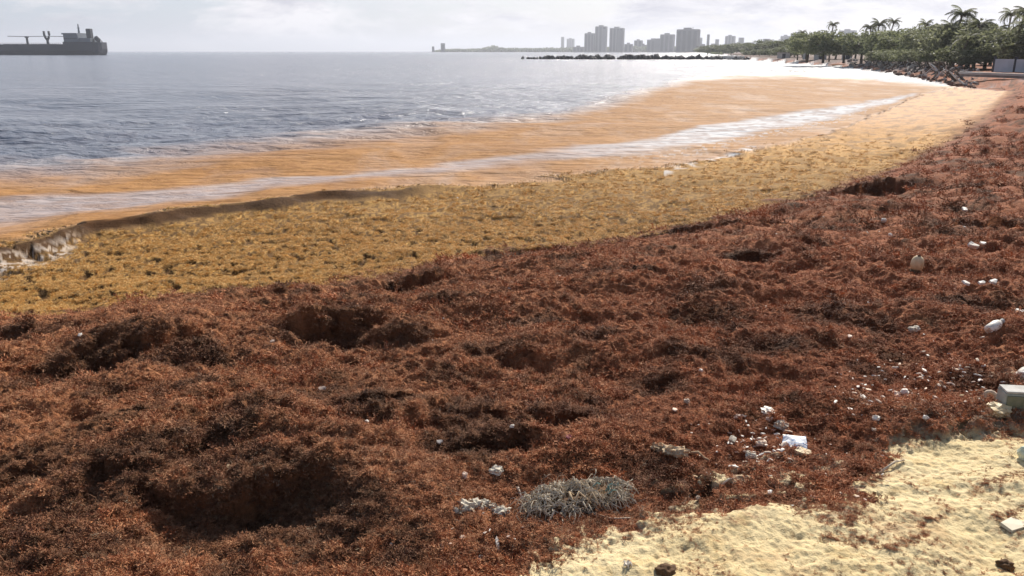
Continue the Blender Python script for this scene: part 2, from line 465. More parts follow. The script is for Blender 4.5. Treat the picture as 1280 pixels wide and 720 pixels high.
def shore_material():
    m, b, p = new_mat('shore')
    geo = b.n('ShaderNodeNewGeometry')
    P = geo.outputs['Position']
    a1 = b.n('ShaderNodeAttribute', attribute_name='zone_a')
    a2 = b.n('ShaderNodeAttribute', attribute_name='zone_b')
    s1 = b.n('ShaderNodeSeparateColor'); b.l(a1.outputs['Color'], s1.inputs[0])
    s2 = b.n('ShaderNodeSeparateColor'); b.l(a2.outputs['Color'], s2.inputs[0])
    brown, gold, sand, land = s1.outputs[0], s1.outputs[1], s1.outputs[2], a1.outputs['Alpha']
    stain, foam, band, tone = s2.outputs[0], s2.outputs[1], s2.outputs[2], a2.outputs['Alpha']  # foam also holds the painted water shine and glitter
    # noises
    n_fine = b.noise(b.mapping(P, (1, 1, 1), (0, 0, R(20))), 55, 4, 0.65, 0.6)
    n_mid = b.noise(P, 9, 5, 0.65, 0.4)
    n_big = b.noise(P, 1.1, 4, 0.55)
    n_str = b.noise(b.mapping(P, (60, 16, 30), (0, 0, R(35))), 1.0, 3, 0.6, 1.2)
    # water
    dist = b.n('ShaderNodeCameraData')
    wcol = b.mix(b.noise(b.mapping(P, (.02, .06, 1)), 1.0, 3), (0.165, 0.178, 0.215), (0.23, 0.225, 0.25))
    edge_ = b.math('MULTIPLY', b.ramp(stain, 0.0, 0.25), 0.5)
    wcol = b.mix(edge_, wcol, (0.36, 0.28, 0.25))
    # stained water
    st_n = b.noise(b.mapping(P, (.35, .30, 1), (0, 0, R(-12))), 1.0, 6, 0.62, 0.6)
    stc = b.mix(b.ramp(st_n, 0.35, 0.7), (0.345, 0.172, 0.060), (0.415, 0.220, 0.086))
    stc = b.mix(b.math('MULTIPLY', b.ramp(n_mid, 0.45, 0.7), 0.25), stc, (0.24, 0.10, 0.025))
    st2 = b.noise(b.mapping(P, (3.0, 1.5, 1)), 1.0, 5, 0.7, 0.5)
    stc = b.mix(b.ramp(st2, 0.48, 0.66, 0, .5), stc, (0.20, 0.085, 0.03))
    stc = b.mix(b.ramp(b.noise(b.mapping(P, (.45, .16, 1)), 1.0, 5, 0.65, 0.6), 0.52, 0.68, 0, .38), stc, (0.40, 0.30, 0.24))
    stf = b.math('MULTIPLY', stain, b.math('SUBTRACT', 1.0, b.math('MULTIPLY', band, 0.55)))
    stf = b.math('MULTIPLY', stf, b.ramp(b.math('ADD', st_n, b.math('MULTIPLY', stain, 0.35)), 0.40, 0.75, 0.75, 1.0))
    col = b.mix(stf, wcol, stc)
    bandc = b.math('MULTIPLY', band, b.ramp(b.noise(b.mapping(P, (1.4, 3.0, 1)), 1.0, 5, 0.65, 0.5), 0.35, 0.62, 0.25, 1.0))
    col = b.mix(b.math('MULTIPLY', bandc, 0.62), col, (0.44, 0.40, 0.41))  # sky reflection of the silver band painted into the water colour
    # golden mat
    gn = b.noise(b.mapping(P, (1, 1.25, 1)), 7.5, 5, 0.68, 0.5)
    gn2 = b.noise(P, 22, 3, 0.6, 0.3)
    gc = b.mix(b.ramp(gn, 0.34, 0.62), (0.50, 0.265, 0.065), (0.70, 0.41, 0.13))
    gc = b.mix(b.ramp(gn2, 0.52, 0.72), gc, (0.74, 0.47, 0.18))
    gh = b.noise(b.mapping(P, (7, 5, 8)), 1.0, 4, 0.6, 0.5)
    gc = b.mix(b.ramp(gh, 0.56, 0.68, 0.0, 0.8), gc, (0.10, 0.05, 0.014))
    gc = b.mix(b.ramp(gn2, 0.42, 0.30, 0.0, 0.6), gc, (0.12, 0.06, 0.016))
    gh2 = b.noise(b.mapping(P, (1.6, 2.6, 3)), 1.0, 5, 0.7, 0.5)
    tc_ = b.mix(n_mid, (0.46, 0.205, 0.06), (0.54, 0.27, 0.09))
    tc_ = b.mix(b.ramp(gh2, 0.52, 0.70, 0, 0.7), tc_, (0.20, 0.085, 0.03))
    gc = b.mix(b.math('MULTIPLY', tone, 0.85), gc, tc_)
    col = b.mix(gold, col, gc)
    # brown bank
    bc = b.mix(b.ramp(n_mid, 0.32, 0.66), (0.21, 0.083, 0.038), (0.42, 0.18, 0.078))
    bc = b.mix(b.ramp(n_fine, 0.50, 0.78, 0, 0.7), bc, (0.44, 0.21, 0.11))
    bc = b.mix(b.ramp(n_fine, 0.44, 0.25, 0, 0.7), bc, (0.040, 0.018, 0.010))
    bc = b.mix(b.math('MULTIPLY', tone, b.ramp(n_big, 0.3, 0.7, 0.35, 0.75)), bc, b.mix(n_mid, (0.24, 0.066, 0.030), (0.40, 0.125, 0.06)))
    blot = b.noise(b.mapping(P, (1.5, 2.0, 2)), 1.0, 6, 0.72, 0.6)
    bc = b.mix(b.ramp(blot, 0.53, 0.64, 0, 0.8), bc, (0.055, 0.028, 0.014))
    bc = b.mix(b.ramp(b.noise(P, 2.1, 5, .65, .4), 0.56, 0.68, 0, 0.25), bc, (0.36, 0.17, 0.07))
    col = b.mix(brown, col, bc)
    # land behind the bay
    lc = b.mix(b.ramp(b.noise(P, .12, 5, .6), 0.35, 0.65), (0.10, 0.055, 0.042), (0.19, 0.13, 0.10))
    col = b.mix(land, col, lc)
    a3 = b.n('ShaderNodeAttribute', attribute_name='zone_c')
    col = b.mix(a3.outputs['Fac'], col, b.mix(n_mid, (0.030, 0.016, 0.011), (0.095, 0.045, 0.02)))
    # sand
    sc = b.mix(b.ramp(n_big, 0.3, 0.7), (0.63, 0.495, 0.265), (0.72, 0.59, 0.35))
    sc = b.mix(b.ramp(n_mid, 0.54, 0.72, 0, 0.6), sc, (0.50, 0.35, 0.15))
    sc = b.mix(b.ramp(b.noise(b.mapping(P, (1.6, 2.2, 2), (0, 0, .6), (4, 2, 0)), 1.0, 6, .7, 1.2), 0.55, 0.64, 0, 0.5), sc, (0.40, 0.24, 0.12))
    sc = b.mix(b.ramp(n_fine, 0.57, 0.70, 0, 0.75), sc, (0.30, 0.19, 0.08))
    sc = b.mix(b.ramp(b.noise(P, 17, 4, .7, .5), 0.57, 0.68, 0, 0.6), sc, (0.26, 0.16, 0.07))
    spk = b.ramp(b.noise(P, 3.2, 6, 0.7, 0.5), 0.55, 0.64, 0, 0.8)
    sc = b.mix(b.math('MULTIPLY', spk, b.ramp(n_fine, 0.38, 0.6, 0.3, 1)), sc, (0.19, 0.085, 0.045))
    col = b.mix(sand, col, sc)
    # foam, and water shine and glitter painted as foam
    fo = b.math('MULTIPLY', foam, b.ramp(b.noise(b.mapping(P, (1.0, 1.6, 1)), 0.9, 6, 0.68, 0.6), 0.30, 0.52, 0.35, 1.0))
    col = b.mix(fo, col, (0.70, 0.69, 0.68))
    b.l(col, p.inputs['Base Color'])
    solid = b.math('ADD', b.math('ADD', brown, gold, clamp=True), b.math('ADD', sand, b.math('ADD', land, a3.outputs['Fac']), clamp=True), clamp=True)
    rg = b.ramp(solid, 0, 1, 0.17, 0.85)
    rg = b.math('ADD', rg, b.math('MULTIPLY', stain, 0.55), clamp=True)
    rg = b.math('ADD', rg, b.math('MULTIPLY', fo, 0.4), clamp=True)
    rg = b.math('SUBTRACT', rg, b.math('MULTIPLY', gold, b.math('MULTIPLY', tone, 0.22)))
    rg = b.math('MAXIMUM', rg, 0.14)
    b.l(rg, p.inputs['Roughness'])
    p.inputs['IOR'].default_value = 1.33
    b.l(b.math('MULTIPLY', b.ramp(solid, 0, 1, 0.5, 0.22), b.math('SUBTRACT', 1.0, b.math('MULTIPLY', b.math('MAXIMUM', stain, fo), 0.7))), p.inputs['Specular IOR Level'])
    # relief: ripples on water, fibre on weed
    w1 = b.noise(b.mapping(P, (.9, 1.7, 1), (0, 0, R(-14))), 1.0, 5, 0.62, 0.4)
    w2 = b.noise(b.mapping(P, (.16, .34, 1), (0, 0, R(-14))), 1.0, 4, 0.6, 0.3)
    wh = b.math('ADD', b.math('MULTIPLY', w1, 0.55), b.math('MULTIPLY', w2, 1.5))
    w3 = b.noise(b.mapping(P, (3, 6, 1), (0, 0, R(-10))), 1.0, 3, 0.6, 0.3)
    wh = b.math('ADD', wh, b.math('MULTIPLY', w3, 0.07))
    wh = b.math('MULTIPLY', wh, b.math('SUBTRACT', 0.8, b.math('MULTIPLY', stain, 0.45)))
    fh = b.math('ADD', b.math('MULTIPLY', n_fine, 0.022), b.math('MULTIPLY', n_str, 0.006))
    fh = b.math('ADD', fh, b.math('MULTIPLY', gn2, 0.03))
    fh = b.math('MULTIPLY', fh, b.math('SUBTRACT', 1.0, b.math('MULTIPLY', sand, .65)))
    hh = b.n('ShaderNodeMix', data_type='FLOAT')
    b.l(solid, hh.inputs[0]); b.l(wh, hh.inputs[2]); b.l(fh, hh.inputs[3])
    bp = b.n('ShaderNodeBump')
    bp.inputs['Strength'].default_value = 0.9
    bp.inputs['Distance'].default_value = 1.0
    b.l(hh.outputs[0], bp.inputs['Height'])
    b.l(bp.outputs[0], p.inputs['Normal'])
    return m


def tuft_material(name, ca, cb, cc, rough=0.75):
    m, b, p = new_mat(name)
    oi = b.n('ShaderNodeObjectInfo')
    at = b.n('ShaderNodeAttribute', attribute_name='tone', attribute_type='INSTANCER')
    rnd = oi.outputs['Random']
    c = b.mix(rnd, ca, cb)
    geo = b.n('ShaderNodeNewGeometry')
    nz = b.noise(geo.outputs['Position'], 30, 2)
    c = b.mix(b.ramp(nz, 0.5, 0.75), c, cc)
    if 'brown' in name:
        c = b.mix(b.math('MULTIPLY', at.outputs['Fac'], 0.6), c, b.mix(rnd, (0.24, 0.065, 0.026), (0.50, 0.165, 0.065)))
        blot = b.noise(b.mapping(geo.outputs['Position'], (1.5, 2.0, 2)), 1.0, 6, 0.72, 0.6)
        c = b.mix(b.ramp(blot, 0.53, 0.64, 0, 0.6), c, b.mix(rnd, (0.06, 0.03, 0.014), (0.13, 0.068, 0.026)))
    rt = b.n('ShaderNodeAttribute', attribute_name='rot', attribute_type='INSTANCER')  # darkens sprigs round the hollows: rotted weed and painted shade
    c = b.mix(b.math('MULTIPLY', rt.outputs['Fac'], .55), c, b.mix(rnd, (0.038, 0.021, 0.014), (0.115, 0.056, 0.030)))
    if 'gold' in name:
        gh = b.noise(b.mapping(geo.outputs['Position'], (7, 5, 8)), 1.0, 4, 0.6, 0.5)
        c = b.mix(b.ramp(gh, 0.56, 0.68, 0.0, 0.75), c, (0.12, 0.06, 0.016))
    b.l(c, p.inputs['Base Color'])
    p.inputs['Roughness'].default_value = rough
    p.inputs['Specular IOR Level'].default_value = 0.25
    return m


SHORE = shore_material()
T_BROWN = tuft_material('brown_weed', (0.20, 0.080, 0.038), (0.54, 0.235, 0.105), (0.70, 0.40, 0.21))
T_GOLD = tuft_material('gold_weed', (0.49, 0.265, 0.062), (0.80, 0.485, 0.15), (0.90, 0.65, 0.28), 0.6)
T_STRAW = tuft_material('straw_weed', (0.16, 0.10, 0.06), (0.42, 0.31, 0.20), (0.60, 0.48, 0.34))

# ------------------------------------------------------------------ object helpers


def tag(o, label=None, cat=None, group=None, kind=None):
    if label: o['label'] = label
    if cat: o['category'] = cat
    if group: o['group'] = group
    if kind: o['kind'] = kind
    return o


def link(name, me, mat=None, parent=None, loc=None, rot=None, scale=None):
    o = bpy.data.objects.new(name, me)
    COL.objects.link(o)
    if mat is not None and me is not None and len(me.materials) == 0:
        me.materials.append(mat)
    if parent: o.parent = parent
    if loc is not None: o.location = loc
    if rot is not None: o.rotation_euler = rot
    if scale is not None: o.scale = (scale,) * 3 if isinstance(scale, (int, float)) else scale
    return o


def empty(name, loc, rz=0.0):
    o = bpy.data.objects.new(name, None)
    COL.objects.link(o)
    o.location = loc
    o.rotation_euler = (0, 0, rz)
    return o


def mesh_np(name, v, f, smooth=False):
    """v (n,3), f (m,k) index array"""
    v = np.ascontiguousarray(v, np.float32); f = np.ascontiguousarray(f, np.int32)
    me = bpy.data.meshes.new(name)
    me.vertices.add(len(v)); me.vertices.foreach_set('co', v.ravel())
    me.loops.add(f.size); me.loops.foreach_set('vertex_index', f.ravel())
    me.polygons.add(len(f))
    me.polygons.foreach_set('loop_start', np.arange(0, f.size, f.shape[1], dtype=np.int32))
    if smooth:
        me.polygons.foreach_set('use_smooth', np.ones(len(f), bool))
    me.update(calc_edges=True)
    return me


class MB:
    """collects boxes, tubes and prisms into one mesh"""
    def __init__(s):
        s.v = []; s.f = []

    def quad(s, a, b_, c, d):
        n = len(s.v); s.v += [a, b_, c, d]; s.f.append((n, n + 1, n + 2, n + 3)); return s

    def box(s, x0, x1, y0, y1, z0, z1):
        n = len(s.v)
        s.v += [(x0, y0, z0), (x1, y0, z0), (x1, y1, z0), (x0, y1, z0), (x0, y0, z1), (x1, y0, z1), (x1, y1, z1), (x0, y1, z1)]
        for q in ((0, 3, 2, 1), (4, 5, 6, 7), (0, 1, 5, 4), (1, 2, 6, 5), (2, 3, 7, 6), (3, 0, 4, 7)):
            s.f.append(tuple(n + i for i in q))
        return s

    def tube(s, pts, rad, k=6, cap=True):
        n0 = len(s.v)
        pts = [Vector(p) for p in pts]
        rads = rad if isinstance(rad, (list, tuple)) else [rad] * len(pts)
        for i, p in enumerate(pts):
            t = (pts[min(i + 1, len(pts) - 1)] - pts[max(i - 1, 0)])
            if t.length < 1e-9: t = Vector((0, 0, 1))
            t.normalize()
            ref = Vector((0, 0, 1)) if abs(t.z) < 0.9 else Vector((1, 0, 0))
            a = t.cross(ref).normalized(); c = t.cross(a)
            for j in range(k):
                q = 2 * math.pi * j / k
                s.v.append(tuple(p + (a * math.cos(q) + c * math.sin(q)) * rads[i]))
        for i in range(len(pts) - 1):
            for j in range(k):
                s.f.append((n0 + i * k + j, n0 + i * k + (j + 1) % k, n0 + (i + 1) * k + (j + 1) % k, n0 + (i + 1) * k + j))
        if cap:
            s.f.append(tuple(n0 + j for j in range(k)))
            s.f.append(tuple(n0 + (len(pts) - 1) * k + j for j in reversed(range(k))))
        return s

    def build(s, name, mat, parent=None, smooth=False, bevel=0.0, **kw):
        me = bpy.data.meshes.new(name)
        me.from_pydata(s.v, [], s.f)
        me.update()
        if bevel or True:
            bm = bmesh.new(); bm.from_mesh(me)
            if bevel:
                bmesh.ops.remove_doubles(bm, verts=bm.verts, dist=1e-5)
                bmesh.ops.bevel(bm, geom=list(bm.edges), offset=bevel, segments=2, affect='EDGES', profile=0.6)
            bmesh.ops.recalc_face_normals(bm, faces=bm.faces)
            bm.to_mesh(me); bm.free()
        if smooth:
            for p_ in me.polygons: p_.use_smooth = True
        return link(name, me, mat, parent, **kw)


# ------------------------------------------------------------------ the shore, one polar survey grid split into its zones
def rows():
    """ground ranges of the grid rows: fine where the relief is"""
    r = [1.7]
    while r[-1] < 14000:
        q = r[-1]
        px = q * q / (1.9 * 800.0) if q < 30 else q * q / (3.0 * 800.0)    # ground length of one picture row
        k = 0.42 if q < 9 else (0.5 if q < 14 else (0.7 if q < 40 else 0.9))
        r.append(q + max(px * k, 0.009))
    return np.array(r)


RR = rows()
AZ = np.concatenate((np.linspace(R(-52), R(-38.5), 60)[:-1], np.linspace(R(-38.5), R(38.5), 1240), np.linspace(R(38.5), R(52), 60)[1:]))
NR, NA = len(RR), len(AZ)
rg, ag = np.meshgrid(RR, AZ, indexing='ij')
gx = rg * np.sin(ag); gy = rg * np.cos(ag)
drow = np.gradient(RR)
spg = np.maximum(np.broadcast_to(drow[:, None], rg.shape) * 0.8, rg * 0.0011)
gz, ZN, dmw, amp, wat = height(gx, gy, spg, full=True)
print('GRID', NR, NA, NR * NA)

az_, r_ = ZN['az'], ZN['r']
px_band_right = sstep(R(0), R(16), az_)
foam = ZN['foam'].copy()
# breaking foam at the left end of the little wave
brk = sstep(0.10, 0.45, dmw) * sstep(2.0, 0.9, dmw) * sstep(ray(115, 290)[0], ray(70, 300)[0], az_)
lace = sstep(0.0, 0.30, .6 * perlin(gx * 5, gy * 5 + gz * 9, 101) + 0.7 * perlin(gx * 9, gy * 14 + gz * 26, 102) + .7 * perlin(gx * 18, gy * 32 + gz * 50, 109) + 0.06)
foam = np.maximum(foam, 0.55 * brk * lace)
# thin lines of foam along the outer side of the silver band and at the edge of the stain
e1 = np.exp(-((ZN['lr'] - rcurve(ST, az_) + 0.01) / 0.012) ** 2) * 0.45 * (0.4 + 0.6 * px_band_right)
foam = np.maximum(foam, e1 * sstep(-0.1, 0.4, perlin(gx * 1.1, gy * 2.2, 103) + .2))
foam = np.maximum(foam, ZN['band'] * px_band_right * 1.0 * sstep(-0.5, 0.05, perlin(gx * .8, gy * 2.4, 104) + 0.4 * perlin(gx * 3, gy * 7, 108)))  # bright water shine along the band painted as white foam
spk = sstep(0.16, -0.02, rcurve(SB, az_) - ZN['lr']) * sstep(-.01, .01, rcurve(SB, az_) - ZN['lr']) * sstep(R(3), R(15), az_) * sstep(R(25.5), R(22), az_)
foam = np.maximum(foam, .8 * spk * sstep(.16, .36, perlin(gx * 4.5, gy * 2.0, 120) + .6 * perlin(gx * 9, gy * 4, 121)))  # glitter below the band painted as white specks
e2 = np.exp(-((ZN['lr'] - rcurve(O1, az_) - 0.03) / 0.05) ** 2) * 0.22 * (ZN['r'] < 70)
foam = np.maximum(foam, e2 * sstep(0.0, 0.45, perlin(gx * .5, gy * 1.6, 105) + 0.5 * perlin(gx * 2, gy * 5, 106)))
# second streak on the mat, its glitter painted in as white foam
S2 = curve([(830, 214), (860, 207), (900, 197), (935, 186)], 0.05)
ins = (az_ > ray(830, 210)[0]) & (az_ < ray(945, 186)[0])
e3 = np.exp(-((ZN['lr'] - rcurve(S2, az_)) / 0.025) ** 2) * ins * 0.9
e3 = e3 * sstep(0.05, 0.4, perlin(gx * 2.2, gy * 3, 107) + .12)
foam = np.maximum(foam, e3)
brown = ZN['brown'] * (1 - ZN['sand'])
wetf = sstep(-0.12, 0.05, dmw) * np.maximum(sstep(0.62, 0.40, dmw), .55 * sstep(1.5, .6, dmw) * sstep(-.1, .3, perlin(gx * 4, gy * 9, 113))) * sstep(ray(640, 232)[0], ray(470, 245)[0], az_)
wetf = np.maximum(wetf * .95, brk * .75)
bi_ = np.exp(-((ZN['lr'] - ZN['b1'] - .02) / 0.045) ** 2)
dk = sstep(0.08, 0.36, perlin(gx * 1.6, gy * 4.5, 111) + .5 * perlin(gx * 5, gy * 9, 112)) * bi_ * (r_ < 40)
zone_c = np.clip(np.maximum(wetf, dk * .85) * (1 - ZN['sand']) * (1 - foam), 0, 1)
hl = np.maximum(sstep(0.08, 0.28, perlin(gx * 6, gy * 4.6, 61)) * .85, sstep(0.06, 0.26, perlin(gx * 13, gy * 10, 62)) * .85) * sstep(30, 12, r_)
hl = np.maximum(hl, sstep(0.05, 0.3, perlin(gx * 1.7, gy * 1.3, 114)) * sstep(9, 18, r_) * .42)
rot = rot_shade(gx, gy) * ZN['brown']  # shade of the hollows painted in along with rotted weed colour
hl2 = sstep(0.05, 0.35, perlin(gx * 1.5, gy * 1.2, 115) + .5 * perlin(gx * 4, gy * 4, 116)) * sstep(8, 16, r_) * .75
zone_c = np.maximum(zone_c, np.maximum(hl * ZN['gold'], np.maximum(hl2 * ZN['brown'], rot * .5)) * (1 - foam))  # rot: rotted weed colour and painted hollow shade
tone = np.where(ZN['gold'] > 0.5, sstep(16, 45, r_), sstep(R(-14), R(24), az_) * 0.8 + sstep(12, 30, r_) * 0.5)
tone = np.clip(tone, 0, 1)
zone_a = np.stack([brown, ZN['gold'] * (1 - ZN['sand']), ZN['sand'], ZN['land']], -1).astype(np.float32)
zone_b = np.stack([ZN['stain'], foam, ZN['band'], tone], -1).astype(np.float32)  # foam channel: real foam plus painted shine and glitter
idx = np.arange(NR * NA).reshape(NR, NA)
FQ = np.stack([idx[:-1, :-1], idx[1:, :-1], idx[1:, 1:], idx[:-1, 1:]], -1).reshape(-1, 4)
kind = np.zeros(NR * NA, int)
za = zone_a.reshape(-1, 4)
kind[za[:, 1] > 0.5] = 1
kind[za[:, 0] > 0.5] = 2
kind[(za[:, 2] > 0.5)] = 3
kind[(za[:, 3] > 0.5)] = 4
fk = kind[FQ[:, 0]]
V = np.stack([gx, gy, gz], -1).reshape(-1, 3)
zb_ = zone_b.reshape(-1, 4)
for k, nm, kd, lb, ct in ((0, 'sea', 'structure', 'grey blue choppy sea turning golden with floating seaweed near the beach', 'sea'),
                          (1, 'golden_seaweed', 'stuff', 'golden yellow mat of fresh seaweed floating along the water edge', 'seaweed'),
                          (2, 'brown_seaweed', 'stuff', 'thick red brown bank of rotting seaweed heaped over the beach', 'seaweed'),
                          (3, 'sand', 'structure', 'pale yellow sand in the lower right corner', 'sand'),
                          (4, 'far_beach', 'structure', 'brown sandy ground under the trees across the bay', 'beach')):
    q = FQ[fk == k]
    u, inv = np.unique(q, return_inverse=True)
    me = mesh_np(nm, V[u], inv.reshape(q.shape), True)
    for an, arr in (('zone_a', za), ('zone_b', zb_)):
        at = me.attributes.new(an, 'FLOAT_COLOR', 'POINT')
        at.data.foreach_set('color', np.ascontiguousarray(arr[u]).ravel())
    at = me.attributes.new('zone_c', 'FLOAT', 'POINT')
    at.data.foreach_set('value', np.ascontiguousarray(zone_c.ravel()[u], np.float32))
    o = link(nm, me, SHORE)
    tag(o, lb, ct, None, kd)

# coarse sand behind and beside the viewpoint
ra = np.concatenate(([0.0], [1.69], np.geomspace(4, 400, 26)))
aa = np.linspace(R(52), R(308), 90)
r2, a2 = np.meshgrid(ra, aa, indexing='ij')
x2 = r2 * np.sin(a2); y2 = r2 * np.cos(a2)
z2 = np.where(x2 > -3, 1.25, 1.25 * sstep(-14, -3, x2)) + perlin(x2 * .3, y2 * .3, 7) * .1 - 0.02
i2 = np.arange(r2.size).reshape(r2.shape)
f2 = np.stack([i2[:-1, :-1], i2[1:, :-1], i2[1:, 1:], i2[:-1, 1:]], -1).reshape(-1, 4)
v2 = np.stack([x2, y2, z2], -1).reshape(-1, 3)
M_SAND = simple('plain_sand', (0.60, 0.48, 0.27), (0.45, 0.33, 0.18), 1.0, 0.95, 0.3, 0.2)
tag(link('sand_behind', mesh_np('sand_behind', v2, f2, True), M_SAND), kind='structure')
# the small sector between viewpoint and first grid row
aa = np.linspace(R(-52), R(52), 120)
v3 = np.concatenate((np.array([[0, 0, 1.15]]), np.stack([1.7 * np.sin(aa), 1.7 * np.cos(aa), height(1.7 * np.sin(aa), 1.7 * np.cos(aa))], -1)))
f3 = np.stack([np.zeros(119, int), np.arange(2, 121), np.arange(1, 120)], -1)
tag(link('sand_underfoot', mesh_np('sand_underfoot', v3, f3, True), M_SAND), kind='structure')

# ------------------------------------------------------------------ weed tufts (uncountable: geometry nodes on points)


def tuft_mesh(name, seed, strands=13, flat=0.42, leafy=1.0, w=0.02):
    rnd = random.Random(seed)
    v = []; f = []

    def ribbon(p, q, w0, w1, side):
        n = len(v)
        v.extend([p - side * w0, p + side * w0, q + side * w1, q - side * w1]); f.append((n, n + 1, n + 2, n + 3))
    for i in range(strands):
        a = rnd.uniform(0, 6.283); p = Vector((rnd.uniform(-.35, .35), rnd.uniform(-.35, .35), rnd.uniform(-.1, .08)))
        d = Vector((math.cos(a), math.sin(a), rnd.uniform(.0, 1.0) * flat)).normalized()
        L = rnd.uniform(.55, 1.15) / 4
        for s in range(4):
            q = p + d * L
            side = d.cross(Vector((rnd.uniform(-.5, .5), rnd.uniform(-.5, .5), 1))).normalized()
            ribbon(p, q, w, w * .8, side)
            for _ in range(int(2 * leafy)):
                t = rnd.random(); c = p.lerp(q, t)
                ld = (d * .5 + Vector((rnd.uniform(-1, 1), rnd.uniform(-1, 1), rnd.uniform(-.5, .8)))).normalized()
                ls = ld.cross(Vector((rnd.uniform(-1, 1), rnd.uniform(-1, 1), 1))).normalized()
                n = len(v); l_ = rnd.uniform(.14, .3)
                v.extend([c, c + ld * l_ * .5 + ls * .035, c + ld * l_, c + ld * l_ * .5 - ls * .035]); f.append((n, n + 1, n + 2, n + 3))
            p = q
            d = (d + Vector((rnd.uniform(-.7, .7), rnd.uniform(-.7, .7), rnd.uniform(-.55, .25)))).normalized()
    me = bpy.data.meshes.new(name)
    me.from_pydata([tuple(q) for q in v], [], f)
    return me


def scatter(name, pts, scale, tone_, mat, variants, label, cat, dark=None):
    src = bpy.data.collections.new(name + '_source')
    for i, me in enumerate(variants):
        if not me.materials: me.materials.append(mat)
        src.objects.link(bpy.data.objects.new('%s_sprig' % name, me))
    n = len(pts)
    me = bpy.data.meshes.new(name)
    me.vertices.add(n); me.vertices.foreach_set('co', np.ascontiguousarray(pts, np.float32).ravel())
    for an, arr, ty in (('size', scale, 'FLOAT'), ('tone', tone_, 'FLOAT'), ('rot', scale * 0 if dark is None else dark, 'FLOAT')):  # the third carries the painted hollow shade
        at = me.attributes.new(an, ty, 'POINT'); at.data.foreach_set('value', np.ascontiguousarray(arr, np.float32))
    rot3 = np.stack([RNG.normal(0, .25, n), RNG.normal(0, .25, n), RNG.uniform(0, 6.283, n)], -1).astype(np.float32)
    at = me.attributes.new('turn', 'FLOAT_VECTOR', 'POINT'); at.data.foreach_set('vector', rot3.ravel())
    o = link(name, me, mat)
    ng = bpy.data.node_groups.new(name, 'GeometryNodeTree')
    ng.interface.new_socket('Geometry', in_out='INPUT', socket_type='NodeSocketGeometry')
    ng.interface.new_socket('Geometry', in_out='OUTPUT', socket_type='NodeSocketGeometry')
    g = NB(ng)
    gi = g.n('NodeGroupInput'); go = g.n('NodeGroupOutput')
    iop = g.n('GeometryNodeInstanceOnPoints')
    ci = g.n('GeometryNodeCollectionInfo')
    ci.inputs['Collection'].default_value = src
    ci.inputs['Separate Children'].default_value = True
    ci.inputs['Reset Children'].default_value = True
    g.l(gi.outputs[0], iop.inputs['Points'])
    g.l(ci.outputs[0], iop.inputs['Instance'])
    iop.inputs['Pick Instance'].default_value = True
    rn = g.n('FunctionNodeRandomValue', data_type='INT')
    rn.inputs['Min'].default_value = 0; rn.inputs['Max'].default_value = len(variants) - 1
    g.l(rn.outputs[2], iop.inputs['Instance Index'])
    na = g.n('GeometryNodeInputNamedAttribute', data_type='FLOAT_VECTOR'); na.inputs['Name'].default_value = 'turn'
    er = g.n('FunctionNodeEulerToRotation'); g.l(na.outputs[0], er.inputs[0]); g.l(er.outputs[0], iop.inputs['Rotation'])
    ns = g.n('GeometryNodeInputNamedAttribute', data_type='FLOAT'); ns.inputs['Name'].default_value = 'size'
    g.l(ns.outputs[0], iop.inputs['Scale'])
    g.l(iop.outputs[0], go.inputs[0])
    md = o.modifiers.new('sprigs', 'NODES'); md.node_group = ng
    tag(o, label, cat, None, 'stuff')
    return o


flat_ok = (np.abs(ag) < R(40))
cellw = (np.broadcast_to(drow[:, None], rg.shape))
P_ROW = RR * 0 + 1.0


slope3d = np.sqrt(1 + np.clip(np.gradient(gz, axis=0) / drow[:, None], -3, 3) ** 2)


def pick(mask, n, rmax):
    """random grid nodes inside a zone, weighted so that picks are even over the picture rather than the mesh rows"""
    w = mask * slope3d ** 1.6 * flat_ok * (rg < rmax) * np.broadcast_to((drow / RR ** 2)[:, None], rg.shape) * 1.0
    # keep real density bounded close up
    w = w.ravel()
    i = RNG.choice(w.size, n, p=w / w.sum())
    return i


rbv = [tuft_mesh('weed_sprig', s, 13, .32, 1.0, .018) for s in range(5)]
i = pick(brown * (1 - .85 * sstep(20, 60, rg)), 76000, 75)
pts = V[i].copy(); rr = rg.ravel()[i]
pts[:, 2] += .002 + .006 * (slope3d.ravel()[i] - 1)
sz = np.clip(0.0075 * rr, 0.032, 0.30) * RNG.uniform(.6, 1.35, len(i))
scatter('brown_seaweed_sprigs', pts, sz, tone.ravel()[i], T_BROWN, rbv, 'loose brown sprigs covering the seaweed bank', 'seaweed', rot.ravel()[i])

rlv = [tuft_mesh('weed_stem', 60 + s, 5, .35, .0, .016) for s in range(3)] + [tuft_mesh('weed_frond', 65 + s, 7, .8, 3.0, .012) for s in range(3)]
i = pick(brown * sstep(-.2, .3, perlin(gx * .9, gy * 1.4, 131)) * (rg < 22), 9000, 22)
pts = V[i].copy(); rr = rg.ravel()[i]
pts[:, 2] += .012
sz = np.clip(0.0125 * rr, 0.05, 0.22) * RNG.uniform(.6, 1.5, len(i))
scatter('long_seaweed_strands', pts, sz, RNG.uniform(0, 1, len(i)), T_BROWN, rlv, 'longer stems and leafy fronds lying tangled over the brown bank', 'seaweed', rot.ravel()[i])

